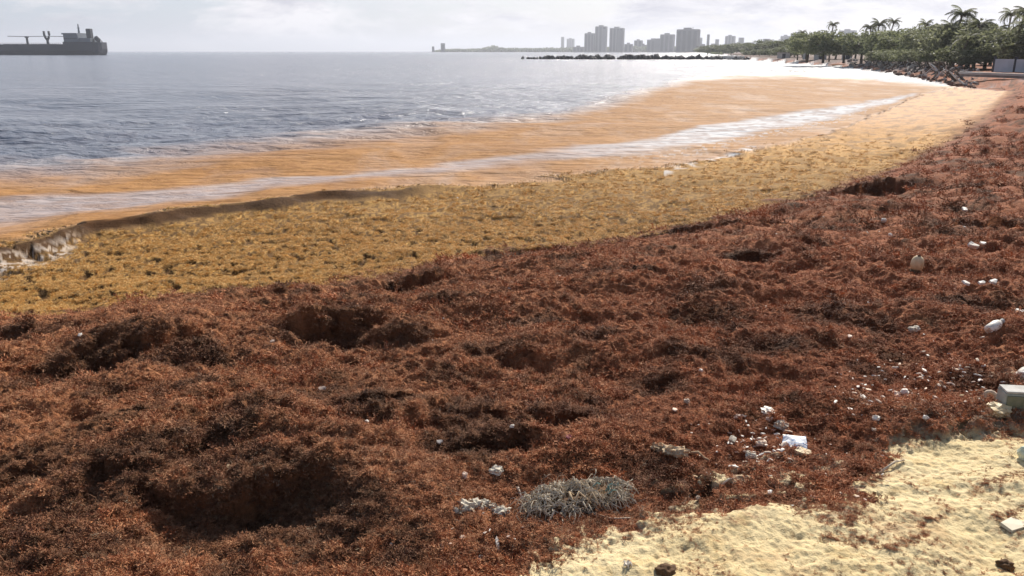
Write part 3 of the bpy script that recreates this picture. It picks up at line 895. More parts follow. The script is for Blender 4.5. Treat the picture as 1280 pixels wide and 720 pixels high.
rgv = [tuft_mesh('golden_sprig', 20 + s, 12, .45, 1.0, .024) for s in range(4)]
i = pick(ZN['gold'] * (1 - sstep(12, 34, rg)) * (zone_c < .3) * (foam < .3), 34000, 36)
pts = V[i].copy(); rr = rg.ravel()[i]
keep = (perlin(pts[:, 0] * 6, pts[:, 1] * 4.6, 61) < 0.15) & (perlin(pts[:, 0] * 13, pts[:, 1] * 10, 62) < .15)
pts = pts[keep]; rr = rr[keep]; i = i[keep]
sz = np.clip(0.0042 * rr, 0.035, 0.20) * RNG.uniform(.6, 1.3, len(i))
scatter('golden_seaweed_sprigs', pts, sz, rr * 0, T_GOLD, rgv, 'small golden sprigs standing up from the floating seaweed mat', 'seaweed')

# straw-coloured wisps: bottom left, the debris line, and the sand edge
rsv = [tuft_mesh('straw_sprig', 40 + s, 9, .6, .5, .016) for s in range(4)]
wl = brown * sstep(4.6, 3.0, rg) * sstep(R(5), R(-25), ag) * .55
edge = brown * np.exp(-((ZN['lr'] - np.interp(ZN['az'], SA[0], SA[1])) / 0.11) ** 2) * sstep(R(-6), R(-1), ag)
i = pick(wl + edge * 1.0, 5200, 14)
pts = V[i].copy(); rr = rg.ravel()[i]
sz = np.clip(0.009 * rr, 0.03, 0.1) * RNG.uniform(.5, 1.3, len(i))
scatter('dry_straw_wisps', pts, sz, rr * 0, T_STRAW, rsv, 'dry greyish straw wisps on the near seaweed and along the sand edge', 'dry weed')

# bits of brown weed on the sand: scattered, and strand lines
i = pick(ZN['sand'] * (.8 + 4 * np.exp(-((ZN['lr'] - np.interp(ZN['az'], SA[0], SA[1])) / 0.05) ** 2)), 21000, 14)
pts = V[i].copy(); rr = rg.ravel()[i]
keep = (perlin(pts[:, 0] * 2.4, pts[:, 1] * 2.4, 171) + RNG.normal(0, .25, len(i))) > 0.12
pts = pts[keep]; rr = rr[keep]
lines = [[(1125, 600), (1150, 612), (1175, 630), (1190, 645)], [(1148, 662), (1155, 652), (1178, 650)],
         [(1060, 668), (1090, 680), (1130, 692)], [(1030, 672), (1050, 676), (1070, 684)], [(1110, 684), (1140, 676), (1160, 668)],
         [(1218, 612), (1240, 604), (1262, 596), (1280, 592)], [(1080, 604), (1095, 600), (1102, 598)], [(1240, 645), (1255, 650), (1270, 640)], [(700, 668), (720, 668), (760, 660)],
         [(1070, 640), (1064, 650), (1060, 655)]]
lp = []
for ln in lines:
    for k in range(55):
        t = random.random() * (len(ln) - 1); a = int(t); q = t - a
        lp.append((ln[a][0] * (1 - q) + ln[a + 1][0] * q + random.gauss(0, 3.0), ln[a][1] * (1 - q) + ln[a + 1][1] * q + random.gauss(0, 2.2)))
lx, ly, lz = march([p[0] for p in lp], [p[1] for p in lp], lambda a, c: height(a, c), 1.8, 14, 260)
pts = np.concatenate((pts, np.stack([lx, ly, lz + .003], -1)))
sz = np.concatenate((np.clip(0.0042 * rr, 0.008, 0.03) * RNG.uniform(.3, 1.6, len(rr)), RNG.uniform(.006, .018, len(lx))))
scatter('weed_scraps', pts, sz, sz * 0, T_BROWN, rbv[:3], 'dark scraps and strand lines of seaweed scattered on the pale sand', 'seaweed')

# ------------------------------------------------------------------ debris on the beach
M_WHITE = simple('white_plastic', (0.86, 0.80, 0.70), (0.62, 0.53, 0.44), 20, .5, .2, .4, .06, .003)
M_FOAMY = simple('white_foam', (0.70, 0.64, 0.52), (0.42, 0.35, 0.26), 30, .85, .6, .2, .08, .006)
M_SHELL = simple('shell_bits', (0.80, 0.62, 0.48), (0.50, 0.36, 0.26), 30, .7, .4, .3, .35, .003)
M_CREAM = simple('cream_husk', (0.72, 0.58, 0.36), (0.55, 0.40, 0.22), 9, .6, .3, .4, .0, .004)
M_HOLE = simple('dark_rim', (0.05, 0.03, 0.02), None, 9, .8, 0)
M_CONC = simple('concrete', (0.40, 0.40, 0.36), (0.30, 0.31, 0.26), 14, .9, .6, .2, 0, .006)
M_GREEN = simple('green_side', (0.16, 0.17, 0.10), (0.26, 0.25, 0.18), 16, .85, .5, .2, 0, .006)
M_PALE = simple('pale_top', (0.56, 0.53, 0.49), (0.40, 0.38, 0.34), 14, .8, .4, .3, 0, .004)
M_TWIG = simple('grey_twig', (0.82, 0.72, 0.56), (0.42, 0.33, 0.23), 25, .9, .4, .2, .3, .003)
M_WOOD = simple('pale_driftwood', (0.58, 0.44, 0.28), (0.40, 0.27, 0.16), 18, .85, .4, .2, .1, .004)
M_DARKB = simple('dark_husk', (0.075, 0.04, 0.02), (0.16, 0.09, 0.045), 12, .85, .7, .2, 0, .008)
M_GREENW = simple('greenish_white', (0.55, 0.62, 0.45), (0.70, 0.72, 0.62), 12, .6, .3, .3, 0, .003)
M_PINK = simple('magenta_scrap', (0.26, 0.05, 0.09), None, 20, .5, .1)
M_SOFT = simple('dull_white_film', (0.62, 0.55, 0.40), (0.52, 0.44, 0.30), 6, .6, .2, .4, 0, .004)
M_ROPE = simple('teal_cord', (0.10, 0.22, 0.20), None, 20, .7, .1)


def blob_mesh(name, sx, sy, sz, seed, rough=.18, sub=2, lump=2.2):
    bm = bmesh.new()
    bmesh.ops.create_icosphere(bm, subdivisions=sub, radius=1)
    co = np.array([v.co[:] for v in bm.verts])
    n = perlin(co[:, 0] * lump + seed * 3.1, co[:, 1] * lump + co[:, 2] * 1.7, seed) + .5 * perlin(co[:, 2] * lump * 2 + seed, co[:, 0] * lump * 2, seed + 5)
    co = co * (1 + rough * n * 2)[:, None]
    for v, c in zip(bm.verts, co):
        v.co = (c[0] * sx, c[1] * sy, c[2] * sz)
    me = bpy.data.meshes.new(name); bm.to_mesh(me); bm.free()
    return me


def locate(px, py):
    x, y, z = march([px], [py], lambda a, c: height(a, c), 1.8, 120, 1500)
    x, y, z = float(x[0]), float(y[0]), float(z[0])
    d = math.sqrt(x * x + y * y + (H - z) ** 2)
    return Vector((x, y, z)), d / F      # metres per photo pixel


def slab_mesh(name, a, bb_, c, seed, jit=.18):
    """an irregular flat broken piece with real thickness"""
    rnd = random.Random(seed)
    k = rnd.choice((5, 6, 7))
    top = []; ang = sorted(rnd.uniform(0, 6.283) for _ in range(k))
    ang = [(i + rnd.uniform(-.25, .25)) * 6.283 / k for i in range(k)]
    for q in ang:
        top.append((math.cos(q) * a * rnd.uniform(1 - jit * 2, 1), math.sin(q) * bb_ * rnd.uniform(1 - jit * 2, 1)))
    v = [(x, y, -c + rnd.uniform(-.3, .3) * c) for x, y in top] + [(x * .9, y * .9, c + rnd.uniform(-.5, .9) * c) for x, y in top] + [(0, 0, c * 1.4)]
    f = [(i, (i + 1) % k, k + (i + 1) % k, k + i) for i in range(k)] + [(k + i, k + (i + 1) % k, 2 * k) for i in range(k)] + [tuple(range(k - 1, -1, -1))]
    me = bpy.data.meshes.new(name); me.from_pydata(v, [], f); me.update()
    return me


# single pieces one can point to: px, py, width px, height px, shape, material, name, label, category
SINGLE = [
    (1215, 313, 17, 6, 's', M_WHITE, 'plastic_scrap', 'larger flat white scrap right of the cream oval husk', 'litter'),
    (1228, 308, 8, 4, 's', M_WHITE, 'plastic_scrap', 'small white scrap just above a larger flat white scrap', 'litter'),
    (1205, 268, 8, 5, 's', M_WHITE, 'plastic_scrap', 'little white scrap in front of a dark seaweed ridge at far right', 'litter'),
    (1207, 360, 12, 6, 's', M_WHITE, 'plastic_scrap', 'left one of three white scraps in a row on red weed', 'litter'),
    (1226, 361, 12, 4, 's', M_WHITE, 'plastic_scrap', 'middle one of three white scraps in a row on red weed', 'litter'),
    (1241, 358, 12, 5, 's', M_WHITE, 'plastic_scrap', 'right one of three white scraps in a row on red weed', 'litter'),
    (1141, 417, 12, 7, 'b', M_FOAMY, 'foam_crumb', 'cream crumb on smooth red weed below the oval husk', 'litter'),
    (1104, 280, 6, 5, 'b', M_WHITE, 'foam_crumb', 'white crumb at the foot of the big dark hollow on the right', 'litter'),
    (1112, 300, 5, 4, 'b', M_WHITE, 'foam_crumb', 'tiny white crumb upper left of the cream oval husk', 'litter'),
    (1062, 424, 8, 4, 's', M_SHELL, 'shell_fragment', 'pale fragment on the ridge left of the cream crumb', 'shell'),
    (1275, 394, 14, 7, 's', M_WHITE, 'plastic_scrap', 'white scrap at the right picture edge above the white bottle', 'litter'),
    (858, 508, 8, 6, 'b', M_SHELL, 'pebble', 'beige pebble on brown weed left of the litter cluster', 'pebble'),
    (843, 516, 8, 5, 's', M_SHELL, 'shell_fragment', 'pinkish fragment just left of the beige pebble', 'shell'),
    (876, 467, 5, 4, 'b', M_WHITE, 'foam_crumb', 'tiny white crumb on weed above the litter cluster', 'litter'),
    (621, 592, 18, 8, 'b', M_FOAMY, 'white_stone', 'flat white stone below the dark hollows in the middle', 'stone'),
    (581, 600, 9, 9, 'b', M_SHELL, 'pebble', 'round pale pebble left of the flat white stone', 'pebble'),
    (550, 558, 10, 5, 's', M_WHITE, 'shell_fragment', 'small white fragment inside the middle dark hollow', 'shell'),
    (459, 530, 6, 4, 'b', M_WHITE, 'foam_crumb', 'tiny white crumb on the slope in the left middle', 'litter'),
    (341, 431, 7, 4, 's', M_SHELL, 'shell_fragment', 'small pale fragment left of the round dark pit', 'shell'),
    (101, 424, 6, 4, 's', M_WHITE, 'plastic_scrap', 'small white scrap beside the golden weed at far left', 'litter'),
    (403, 491, 14, 5, 's', M_SHELL, 'shell_fragment', 'pinkish fragment on weed below the round dark pit', 'shell'),
    (640, 546, 6, 4, 'b', M_WHITE, 'foam_crumb', 'tiny white crumb right of the middle dark hollow', 'litter'),
    (711, 552, 9, 5, 's', M_PINK, 'magenta_scrap', 'dull magenta scrap half buried in the weed', 'litter'),
    (960, 519, 20, 8, 'b', M_WHITE, 'plastic_chunk', 'rounded white chunk at the top of the litter cluster', 'litter'),
    (976, 538, 20, 9, 'b', M_FOAMY, 'foam_chunk', 'cream white chunk above the white packet', 'litter'),
    (923, 526, 16, 5, 's', M_SHELL, 'plastic_strip', 'thin pale strip at the upper left of the litter cluster', 'litter'),
    (961, 527, 12, 5, 's', M_SHELL, 'shell_fragment', 'beige fragment right under the rounded white chunk', 'shell'),
    (916, 555, 14, 8, 's', M_FOAMY, 'foam_chunk', 'pale chunk at the left edge of the litter cluster', 'litter'),
    (937, 576, 12, 8, 'b', M_FOAMY, 'foam_chunk', 'cream lump at the lower edge of the litter cluster', 'litter'),
    (950, 562, 12, 7, 'b', M_SHELL, 'pebble', 'pinkish pebble in the middle of the litter cluster', 'pebble'),
    (1130, 497, 11, 8, 'b', M_WHITE, 'plastic_chunk', 'white chunk amid the scattered fragments on the right', 'litter'),
    (1120, 499, 9, 7, 'b', M_SHELL, 'pebble', 'beige pebble touching the white chunk on the right', 'pebble'),
    (1078, 501, 10, 8, 's', M_WHITE, 'plastic_scrap', 'white scrap at the left end of the scattered fragments', 'litter'),
    (1094, 527, 9, 6, 'b', M_WHITE, 'foam_crumb', 'bright crumb below the scattered fragments', 'litter'),
    (1156, 530, 6, 5, 'b', M_WHITE, 'foam_crumb', 'bright crumb just above the sand edge on the right', 'litter'),
    (1200, 530, 10, 5, 's', M_SHELL, 'shell_fragment', 'flat pale fragment between sand edge and concrete block', 'shell'),
    (1092, 541, 5, 4, 'b', M_SHELL, 'pebble', 'tiny pale pebble near the sand corner', 'pebble'),
    (962, 619, 9, 5, 's', M_WHITE, 'plastic_scrap', 'little white scrap above the middle of the sand edge', 'litter'),
    (859, 627, 7, 6, 'b', M_SHELL, 'pebble', 'pale pebble right of the root tangle by the sand', 'pebble'),
    (872, 627, 6, 5, 'b', M_SHELL, 'pebble', 'second pale pebble right of the root tangle by the sand', 'pebble'),
    (840, 640, 16, 6, 's', M_WOOD, 'shell_fragment', 'tan fragment lying on the sand edge', 'shell'),
    (648, 702, 14, 7, 's', M_FOAMY, 'foam_chunk', 'pinkish chunk in the weed left of the sand tip', 'litter'),
    (600, 702, 15, 7, 's', M_WHITE, 'plastic_scrap', 'pale scrap among dry straw at the bottom edge', 'litter'),
    (578, 676, 9, 6, 'b', M_SHELL, 'pebble', 'pale pebble below the crumbled white lump', 'pebble'),
    (489, 684, 5, 4, 'b', M_SHELL, 'pebble', 'tiny pale pebble on brown weed at bottom left of centre', 'pebble'),
    (552, 690, 6, 10, 'b', M_SHELL, 'pebble', 'upright pale pebble among dry straw near the bottom', 'pebble'),
    (622, 683, 6, 12, 's', M_WHITE, 'plastic_scrap', 'narrow white scrap standing in dry straw near the bottom', 'litter'),
]
for k, (px, py, w, h, sh, mt, nm, lb, ct) in enumerate(SINGLE):
    P_, mpp = locate(px, py)
    a = w * mpp * .5
    if sh == 's':
        me = slab_mesh(nm, a, max(h * mpp * .9, a * .35), a * .16, 300 + k)
        o = link(nm, me, mt, loc=P_ + Vector((0, 0, a * .15 + .003 * P_.length)), rot=(random.uniform(.15, .5), random.uniform(-.2, .2), random.uniform(-.3, .3)))
    else:
        me = blob_mesh(nm, a, a * .8, max(h * mpp * .5, a * .35), 400 + k, .22, 3, 1.7)
        o = link(nm, me, mt, loc=P_ + Vector((0, 0, h * mpp * .25 + .0025 * P_.length)), rot=(0, 0, random.uniform(0, 6)))
    tag(o, lb, ct, 'white and pale bits of litter on the seaweed')

# the two clusters of tiny fragments
frag = [slab_mesh('shell_fragment', 1, .75, .25, 70 + i, .22) for i in range(5)] + [blob_mesh('shell_fragment', 1, .8, .6, 80 + i, .25, 1) for i in range(3)]
fm = {}
for i, me in enumerate(frag):
    for j, mt in enumerate((M_SHELL, M_WHITE)):
        c = me.copy(); c.materials.append(mt); fm[(i, j)] = c


def fragments(n, gen, label, group, lo, hi, whit):
    P2 = [gen() for _ in range(n)]
    fx, fy, fz = march([p[0] for p in P2], [p[1] for p in P2], lambda a, c: height(a, c), 1.8, 30, 500)
    for x, y, z in zip(fx, fy, fz):
        d = math.hypot(x, y)
        s = random.uniform(lo, hi) * d / F * .62 * random.choice((.8, 1, 1, 1.5))
        o = link('shell_fragment', fm[(random.randrange(len(frag)), int(random.random() < whit))], loc=(x, y, z + s * .3 + .0030 * d),
                 rot=(random.uniform(-.35, .35), random.uniform(-.35, .35), random.uniform(0, 6.28)), scale=(s, s * random.uniform(.4, .9), s * .5))
        tag(o, label, 'shell', group)


def gA():
    return (random.gauss(940, 22), random.gauss(558, 18))


def gB():
    t = random.random()
    return (1040 + 190 * t + random.gauss(0, 14), random.gauss(492 - 14 * t, 17))


fragments(95, gA, 'tiny pale fragment in the litter cluster left of the white packet', 'tiny fragments left of the white packet', 3, 8, .45)
fragments(130, gB, 'tiny pale fragment strewn on red weed between sand and concrete block', 'tiny fragments strewn left of the concrete block', 2.6, 6.5, .4)
fragments(24, lambda: (random.uniform(960, 1110), random.uniform(560, 635)), 'tiny pale fragment on the weed above the sand edge', 'tiny fragments above the sand edge', 2.5, 6, .25)
fragments(16, lambda: (random.uniform(560, 660), random.uniform(650, 715)), 'tiny pale fragment among the dry straw left of the sand tip', 'tiny fragments left of the sand tip', 2.5, 6, .3)
fragments(12, lambda: (random.uniform(820, 900), random.uniform(490, 620)), 'tiny pale fragment on weed between root tangle and litter cluster', 'tiny fragments above the root tangle', 2, 5, .3)
fragments(20, lambda: (random.uniform(500, 1280), random.uniform(250, 440)), 'tiny pale fragment lying alone on the open weed bank', 'lone fragments on the open weed bank', 2, 3.6, .5)

# cream oval husk (float)
P_, mpp = locate(1145, 341)
e = empty('oval_husk', P_)
tag(e, 'cream oval husk standing upright on the red brown weed', 'husk')
me = blob_mesh('shell_body', 7 * mpp, 7 * mpp, 9.5 * mpp, 3, .03, 3)
for p_ in me.polygons: p_.use_smooth = True
link('husk_body', me, M_CREAM, e, loc=(0, 0, 8.5 * mpp))
MB().tube([(0, -1.5 * mpp, 17.0 * mpp), (0, -1.0 * mpp, 18.4 * mpp)], [2.0 * mpp, 1.6 * mpp], 10).build('stem_scar', M_HOLE, e)
me = blob_mesh('dark_base', 6 * mpp, 6 * mpp, 3 * mpp, 9, .15, 2)
link('dark_base', me, M_DARKB, e, loc=(-1 * mpp, -1 * mpp, 0))

# white bottle on the right
P_, mpp = locate(1243, 414)
e = empty('plastic_bottle', P_, R(28))
tag(e, 'stubby white bottle lying tilted on the weed near the right edge', 'bottle')
prof = [(-11, 0), (-11, 4.2), (-9.5, 5.2), (3, 5.4), (7, 4.2), (9, 2.2), (11, 2.0)]
mb = MB(); mb.tube([(p[0] * mpp, 0, 5 * mpp) for p in prof], [max(p[1], .1) * mpp for p in prof], 14)
mb.build('bottle_body', M_WHITE, e, True)
MB().tube([(10.8 * mpp, 0, 5 * mpp), (14 * mpp, 0, 5 * mpp)], 2.6 * mpp, 12).build('cap', M_PALE, e)
e.rotation_euler = (0, R(-16), R(28))

# white packet with faded blue print
P_, mpp = locate(993, 560)
m, bb, p = new_mat('packet_print')
t = bb.n('ShaderNodeTexCoord')
wv = bb.n('ShaderNodeTexWave', wave_type='BANDS', bands_direction='Y')
wv.inputs['Scale'].default_value = 16; wv.inputs['Distortion'].default_value = 1.5
bb.l(t.outputs['Object'], wv.inputs['Vector'])
nn = bb.noise(t.outputs['Object'], 14, 3)
bb.l(bb.mix(bb.math('MULTIPLY', bb.ramp(wv.outputs['Fac'], .35, .8), bb.ramp(nn, .36, .5)), (.78, .79, .81), (.22, .34, .55)), p.inputs['Base Color'])
p.inputs['Roughness'].default_value = .35
e = empty('crumpled_packet', P_, R(-14))
tag(e, 'crumpled white packet with faded blue print in the litter cluster', 'packet')
n = 9; v = []; f = []
for s in (1, -1):
    for i in range(n):
        for j in range(n):
            a, c = i / (n - 1) * 2 - 1, j / (n - 1) * 2 - 1
            puff = (1 - a ** 4) * (1 - c ** 4)
            z = s * puff * 2.6 + float(perlin(a * 2.3 + 5, c * 2.3, 7)) * 2.6
            v.append((a * 14 * mpp * (1 - .12 * c), c * 11 * mpp, (z + 4 + c * 4.0) * mpp))
for s in range(2):
    for i in range(n - 1):
        for j in range(n - 1):
            o_ = s * n * n + i * n + j
            f.append((o_, o_ + n, o_ + n + 1, o_ + 1) if s == 0 else (o_, o_ + 1, o_ + n + 1, o_ + n))
me = bpy.data.meshes.new('wrapper'); me.from_pydata(v, [], f)
for p_ in me.polygons: p_.use_smooth = True
link('wrapper', me, MATS['packet_print'], e)
MB().box(-13 * mpp, 13 * mpp, 10.4 * mpp, 12.6 * mpp, 7.0 * mpp, 7.8 * mpp).build('end_seal', M_WHITE, e)
P_, mpp = locate(1003, 566)
o = link('tan_scrap', slab_mesh('tan_scrap', 16 * mpp, 9 * mpp, 2 * mpp, 5), M_CREAM, loc=P_ + Vector((0, -.01, .004)), rot=(.1, .1, .2))
tag(o, 'tan crumpled scrap under the white packet', 'litter')

# concrete block at the right edge
P_, mpp = locate(1266, 516)
e = empty('concrete_block', P_, R(-8))
tag(e, 'grey concrete block with pale top and green side at the right edge', 'block')
q = mpp
MB().box(-9 * q, 32 * q, 1.2 * q, 22 * q, -6 * q, 16 * q).build('block_body', M_CONC, e, bevel=1.5 * q)
MB().box(-7.5 * q, 12 * q, -.2 * q, 1.6 * q, -4 * q, 14 * q).build('green_face', M_GREEN, e, bevel=.5 * q)  # darker green slab on the front
MB().box(-8.4 * q, 31 * q, 1.6 * q, 21.6 * q, 16.1 * q, 18.5 * q).build('pale_top', M_PALE, e, bevel=.8 * q)  # paler slab over the block
P_, mpp = locate(1236, 503)
mb = MB()
mb.tube([(math.cos(a) * (7 - a * .5) * mpp, math.sin(a) * 3 * mpp, (6 + math.sin(a) * 5) * mpp) for a in np.linspace(-.4, 4.4, 12)], [3.0 * mpp * (1 - i / 16) for i in range(12)], 8)
o = mb.build('curled_shell', M_SHELL, None, True, loc=P_); tag(o, 'curled beige shell leaning left of the concrete block', 'shell')
P_, mpp = locate(1247, 514)
o = link('sand_lump', blob_mesh('sand_lump', 14 * mpp, 10 * mpp, 7 * mpp, 77, .2, 3), M_CREAM, loc=P_)
tag(o, 'yellow lump of sand at the foot of the concrete block', 'sand lump')

# big litter lumps
for (px, py, parts, nm, lb, ct, mt) in (
        (590, 640, [(-22, 4, 12, 8), (-10, 0, 13, 9), (4, -5, 11, 7), (14, -8, 8, 5), (-30, 8, 7, 6)], 'foam_lump', 'crumbled cream white lump half buried left of the root tangle', 'foam', M_FOAMY),
        (622, 640, [(-4, -4, 9, 4), (6, 2, 11, 5)], 'foam_lump', 'smooth pale lump just right of the crumbled white lump', 'foam', M_FOAMY),
        (838, 566, [(-14, -3, 9, 5), (-2, 2, 10, 5), (10, 5, 10, 6)], 'driftwood_chunk', 'cream chunk of driftwood above the root tangle', 'driftwood', M_WOOD),
        (930, 602, [(-16, -1, 7, 4), (-4, 1, 10, 5), (10, 0, 11, 4)], 'driftwood_chunk', 'pale flat chunk of driftwood below the litter cluster', 'driftwood', M_WOOD)):
    P_, mpp = locate(px, py)
    e = empty(nm, P_)
    tag(e, lb, ct)
    for k, (dx, dy, w, h) in enumerate(parts):
        me = blob_mesh('chunk', w * mpp, w * mpp * .8, h * mpp, 500 + k + int(px), .25, 3, 2.8)
        link('chunk', me, mt, e, loc=(dx * mpp, -dy * mpp * 1.6, h * mpp * .35))
for (px, py, w, h, mt, nm, lb, ct) in (
        (1282, 575, 8, 9, M_GREENW, 'pale_ball', 'pale greenish ball at the right edge of the sand', 'ball'),
        (1256, 708, 8, 6, M_DARKB, 'dark_clod', 'dark brown clod on the sand in the lower right corner', 'clod'),
        (832, 714, 12, 6, M_DARKB, 'dark_clod', 'wide dark brown clod on the sand at the bottom middle', 'clod'),
        (1290, 470, 14, 8, M_WHITE, 'white_sheet', 'white sheet scrap behind the concrete block', 'litter')):
    P_, mpp = locate(px, py)
    me = blob_mesh(nm, w * mpp, w * mpp * .9, h * mpp, int(px) % 97, .13, 4, 1.9)
    for p_ in me.polygons: p_.use_smooth = True
    o = link(nm, me, mt, loc=P_ + Vector((0, 0, h * mpp * (.1 if mt not in (M_GREENW,) else .7))))
    tag(o, lb, ct)
P_, mpp = locate(1268, 657)
o = link('plastic_sheet', slab_mesh('plastic_sheet', 22 * mpp, 14 * mpp, 1.0 * mpp, 14, .2), M_SOFT, loc=P_ + Vector((.0, 0, .002)), rot=(.05, -.02, .4))
tag(o, 'dull white sheet half buried in the sand at the right edge', 'sheet')
P_, mpp = locate(784, 708)
mb = MB()
for k in range(7):
    a = k * .9 + .3; L = random.uniform(5, 10) * mpp
    mb.tube([(0, 0, 1 * mpp), (math.cos(a) * L * .6, math.sin(a) * L * .5, random.uniform(2, 6) * mpp), (math.cos(a) * L, math.sin(a) * L * .8, 1 * mpp)], [2.2 * mpp, 1.4 * mpp, .5 * mpp], 5)
tag(mb.build('torn_plastic', M_WHITE, None, loc=P_), 'torn bright white plastic on the sand at the bottom edge', 'litter')

# sticks
for (pts_, rad, mt, lb) in (([(864, 570), (872, 572), (880, 575), (886, 580)], 2.2, M_WOOD, 'short curved tan stick left of the litter cluster'),
                            ([(900, 612), (910, 606), (918, 600)], 1.4, M_TWIG, 'thin straight twig beside the flat driftwood chunk'),
                            ([(647, 612), (650, 622), (655, 632)], 1.8, M_WHITE, 'thin white stick at the left side of the root tangle'),
                            ([(716, 642), (740, 646), (764, 650), (788, 652)], 1.6, M_TWIG, 'long dark twig along the lower edge of the root tangle'),
                            ([(770, 628), (760, 634), (744, 646)], 1.6, M_WOOD, 'tan twig pointing from the root tangle to the sand'),
                            ([(866, 598), (872, 604), (878, 606)], 1.4, M_WOOD, 'small tan stick right of the root tangle'),
                            ([(1100, 592), (1118, 582), (1130, 578)], 1.4, M_TWIG, 'thin dark twig on the corner of the sand')):
    L0 = [locate(a, c) for a, c in pts_]
    P0, mpp = L0[0]
    mb = MB()
    mb.tube([tuple(l_[0] - P0 + Vector((0, 0, rad * mpp + .01 * (i % 2)))) for i, l_ in enumerate(L0)], [rad * mpp * (1 - .15 * i) for i in range(len(L0))], 7)
    tag(mb.build('driftwood_stick', mt, None, True, loc=P0), lb, 'stick')

# tangle of dry grey roots
P_, mpp = locate(722, 640)
e = empty('root_tangle', P_)
tag(e, 'mounded tangle of dry grey roots at the edge of the sand', 'roots')
link('weed_core', blob_mesh('weed_core', 58 * mpp, 25 * mpp, 13 * mpp, 33, .2, 4), M_DARKB, e, loc=(0, 22 * mpp, 0), rot=(0, 0, R(18)))
rnd = random.Random(5)
mb = MB()
for k in range(520):
    u = rnd.uniform(-1, 1.12); v = rnd.uniform(-.9, 1)
    if u * u + v * v > 1.05: continue
    cx0 = u * 70 * mpp; cy0 = (22 + v * 34 + u * 18) * mpp
    cz0 = 17 * mpp * math.sqrt(max(0, 1 - .8 * (u * u + v * v))) + 1 * mpp
    p = Vector((cx0, cy0, cz0)); a = rnd.uniform(0, 6.28)
    d = Vector((math.cos(a), math.sin(a) * .8, rnd.uniform(-.1, .6))).normalized()
    pts_ = [p]
    for s in range(5):
        p = p + d * rnd.uniform(3.5, 7) * mpp
        uu, vv = p.x / (70 * mpp), (p.y / mpp - 22 - 18 * p.x / (70 * mpp)) / 34
        lim = 17 * mpp * math.sqrt(max(0, 1 - .8 * min(1.25, uu * uu + vv * vv)))
        p.z = lim * (.75 + .9 * float(perlin(p.x / mpp * .045, p.y / mpp * .05, 77))) + rnd.uniform(-3, 6) * mpp
        d = (d + Vector((rnd.uniform(-1, 1), rnd.uniform(-1, 1), rnd.uniform(-.4, .4))) * .65).normalized()
        pts_.append(p.copy())
    rad = rnd.uniform(.4, 1.15) * mpp
    mb.tube([tuple(q) for q in pts_], [rad * (1.1 - .14 * i) for i in range(6)], 4, False)
for k in range(110):
    a = rnd.uniform(0, 6.28); u = rnd.uniform(.5, 1.0)
    p = Vector((math.cos(a) * 62 * u * mpp, (22 + math.sin(a) * 30 * u + math.cos(a) * 18 * u) * mpp, rnd.uniform(3, 14) * mpp))
    d = Vector((math.cos(a) + rnd.uniform(-.9, .9), math.sin(a) + rnd.uniform(-.9, .9), .5)).normalized(); pts_ = [p]
    for q_ in range(6):
        p = p + d * rnd.uniform(3, 6) * mpp; d = (d + Vector((rnd.uniform(-.7, .7), rnd.uniform(-.7, .7), -.32))).normalized()
        if p.z < 1 * mpp: p.z = 1 * mpp; d.z = .05
        pts_.append(p.copy())
    mb.tube([tuple(q_) for q_ in pts_], [rnd.uniform(.3, .9) * mpp * (1 - .1 * i) for i in range(7)], 4, False)
o = mb.build('root_strands', M_TWIG, e); o['kind'] = 'stuff'
mb = MB()
for k in range(7):
    p = Vector((rnd.uniform(25, 60) * mpp, rnd.uniform(10, 30) * mpp, 22 * mpp)); q = p + Vector((rnd.uniform(-10, 10), rnd.uniform(-10, 5), rnd.uniform(-6, 2))) * mpp
    mb.tube([tuple(p), tuple((p + q) / 2 + Vector((0, 0, 3 * mpp))), tuple(q)], .7 * mpp, 4)
o = mb.build('cord_ends', M_ROPE, e)
for k, (a, c, c2, r0) in enumerate((((-8, -14), (2, -2), (16, -8), 1.9), ((-2, -12), (-10, -2), (-2, 8), 1.6), ((8, -14), (18, -4), (26, -16), 1.7))):
    mb = MB(); mb.tube([(a[0] * mpp, a[1] * mpp + 10 * mpp, 6 * mpp), (c[0] * mpp, c[1] * mpp + 10 * mpp, 22 * mpp), (c2[0] * mpp, c2[1] * mpp + 8 * mpp, 12 * mpp)], [r0 * mpp, r0 * .9 * mpp, r0 * .5 * mpp], 6)
    mb.build('thick_root', M_WOOD, e, True)

# ------------------------------------------------------------------ ship


def far_pt(px, r, z=0.0):
    az = float(ray(px, 64)[0])
    return Vector((r * math.sin(az), r * math.cos(az), z))


def zat(py, px, r):
    """height that shows at picture row py when r metres away"""
    return H + r * float(ray(px, py)[1])


M_HULL = simple('dark_hull', (0.022, 0.026, 0.042), (0.04, 0.04, 0.055), .05, .6, 0)
M_BOOT = simple('boot_top', (0.05, 0.022, 0.022), None, .05, .6, 0)
M_HOUSE = simple('ship_grey', (0.17, 0.19, 0.22), (0.12, 0.14, 0.17), .1, .6, 0)
M_SHIPD = simple('ship_dark', (0.035, 0.038, 0.05), None, .1, .6, 0)
M_GLASS = simple('dark_window', (0.02, 0.025, 0.03), None, 1, .2, 0)
SD = 760.0
SR = SD / 960.0       # metres per px at that range, near the left side of the view
stern = far_pt(131, SD)
mps = (far_pt(131, SD) - far_pt(31, SD)).length / 100
e = empty('cargo_ship', (stern.x, stern.y, 0), R(-2))
tag(e, 'long dark cargo ship with its deckhouse and funnel at the stern', 'ship')
q = mps
Ls = 190 * q
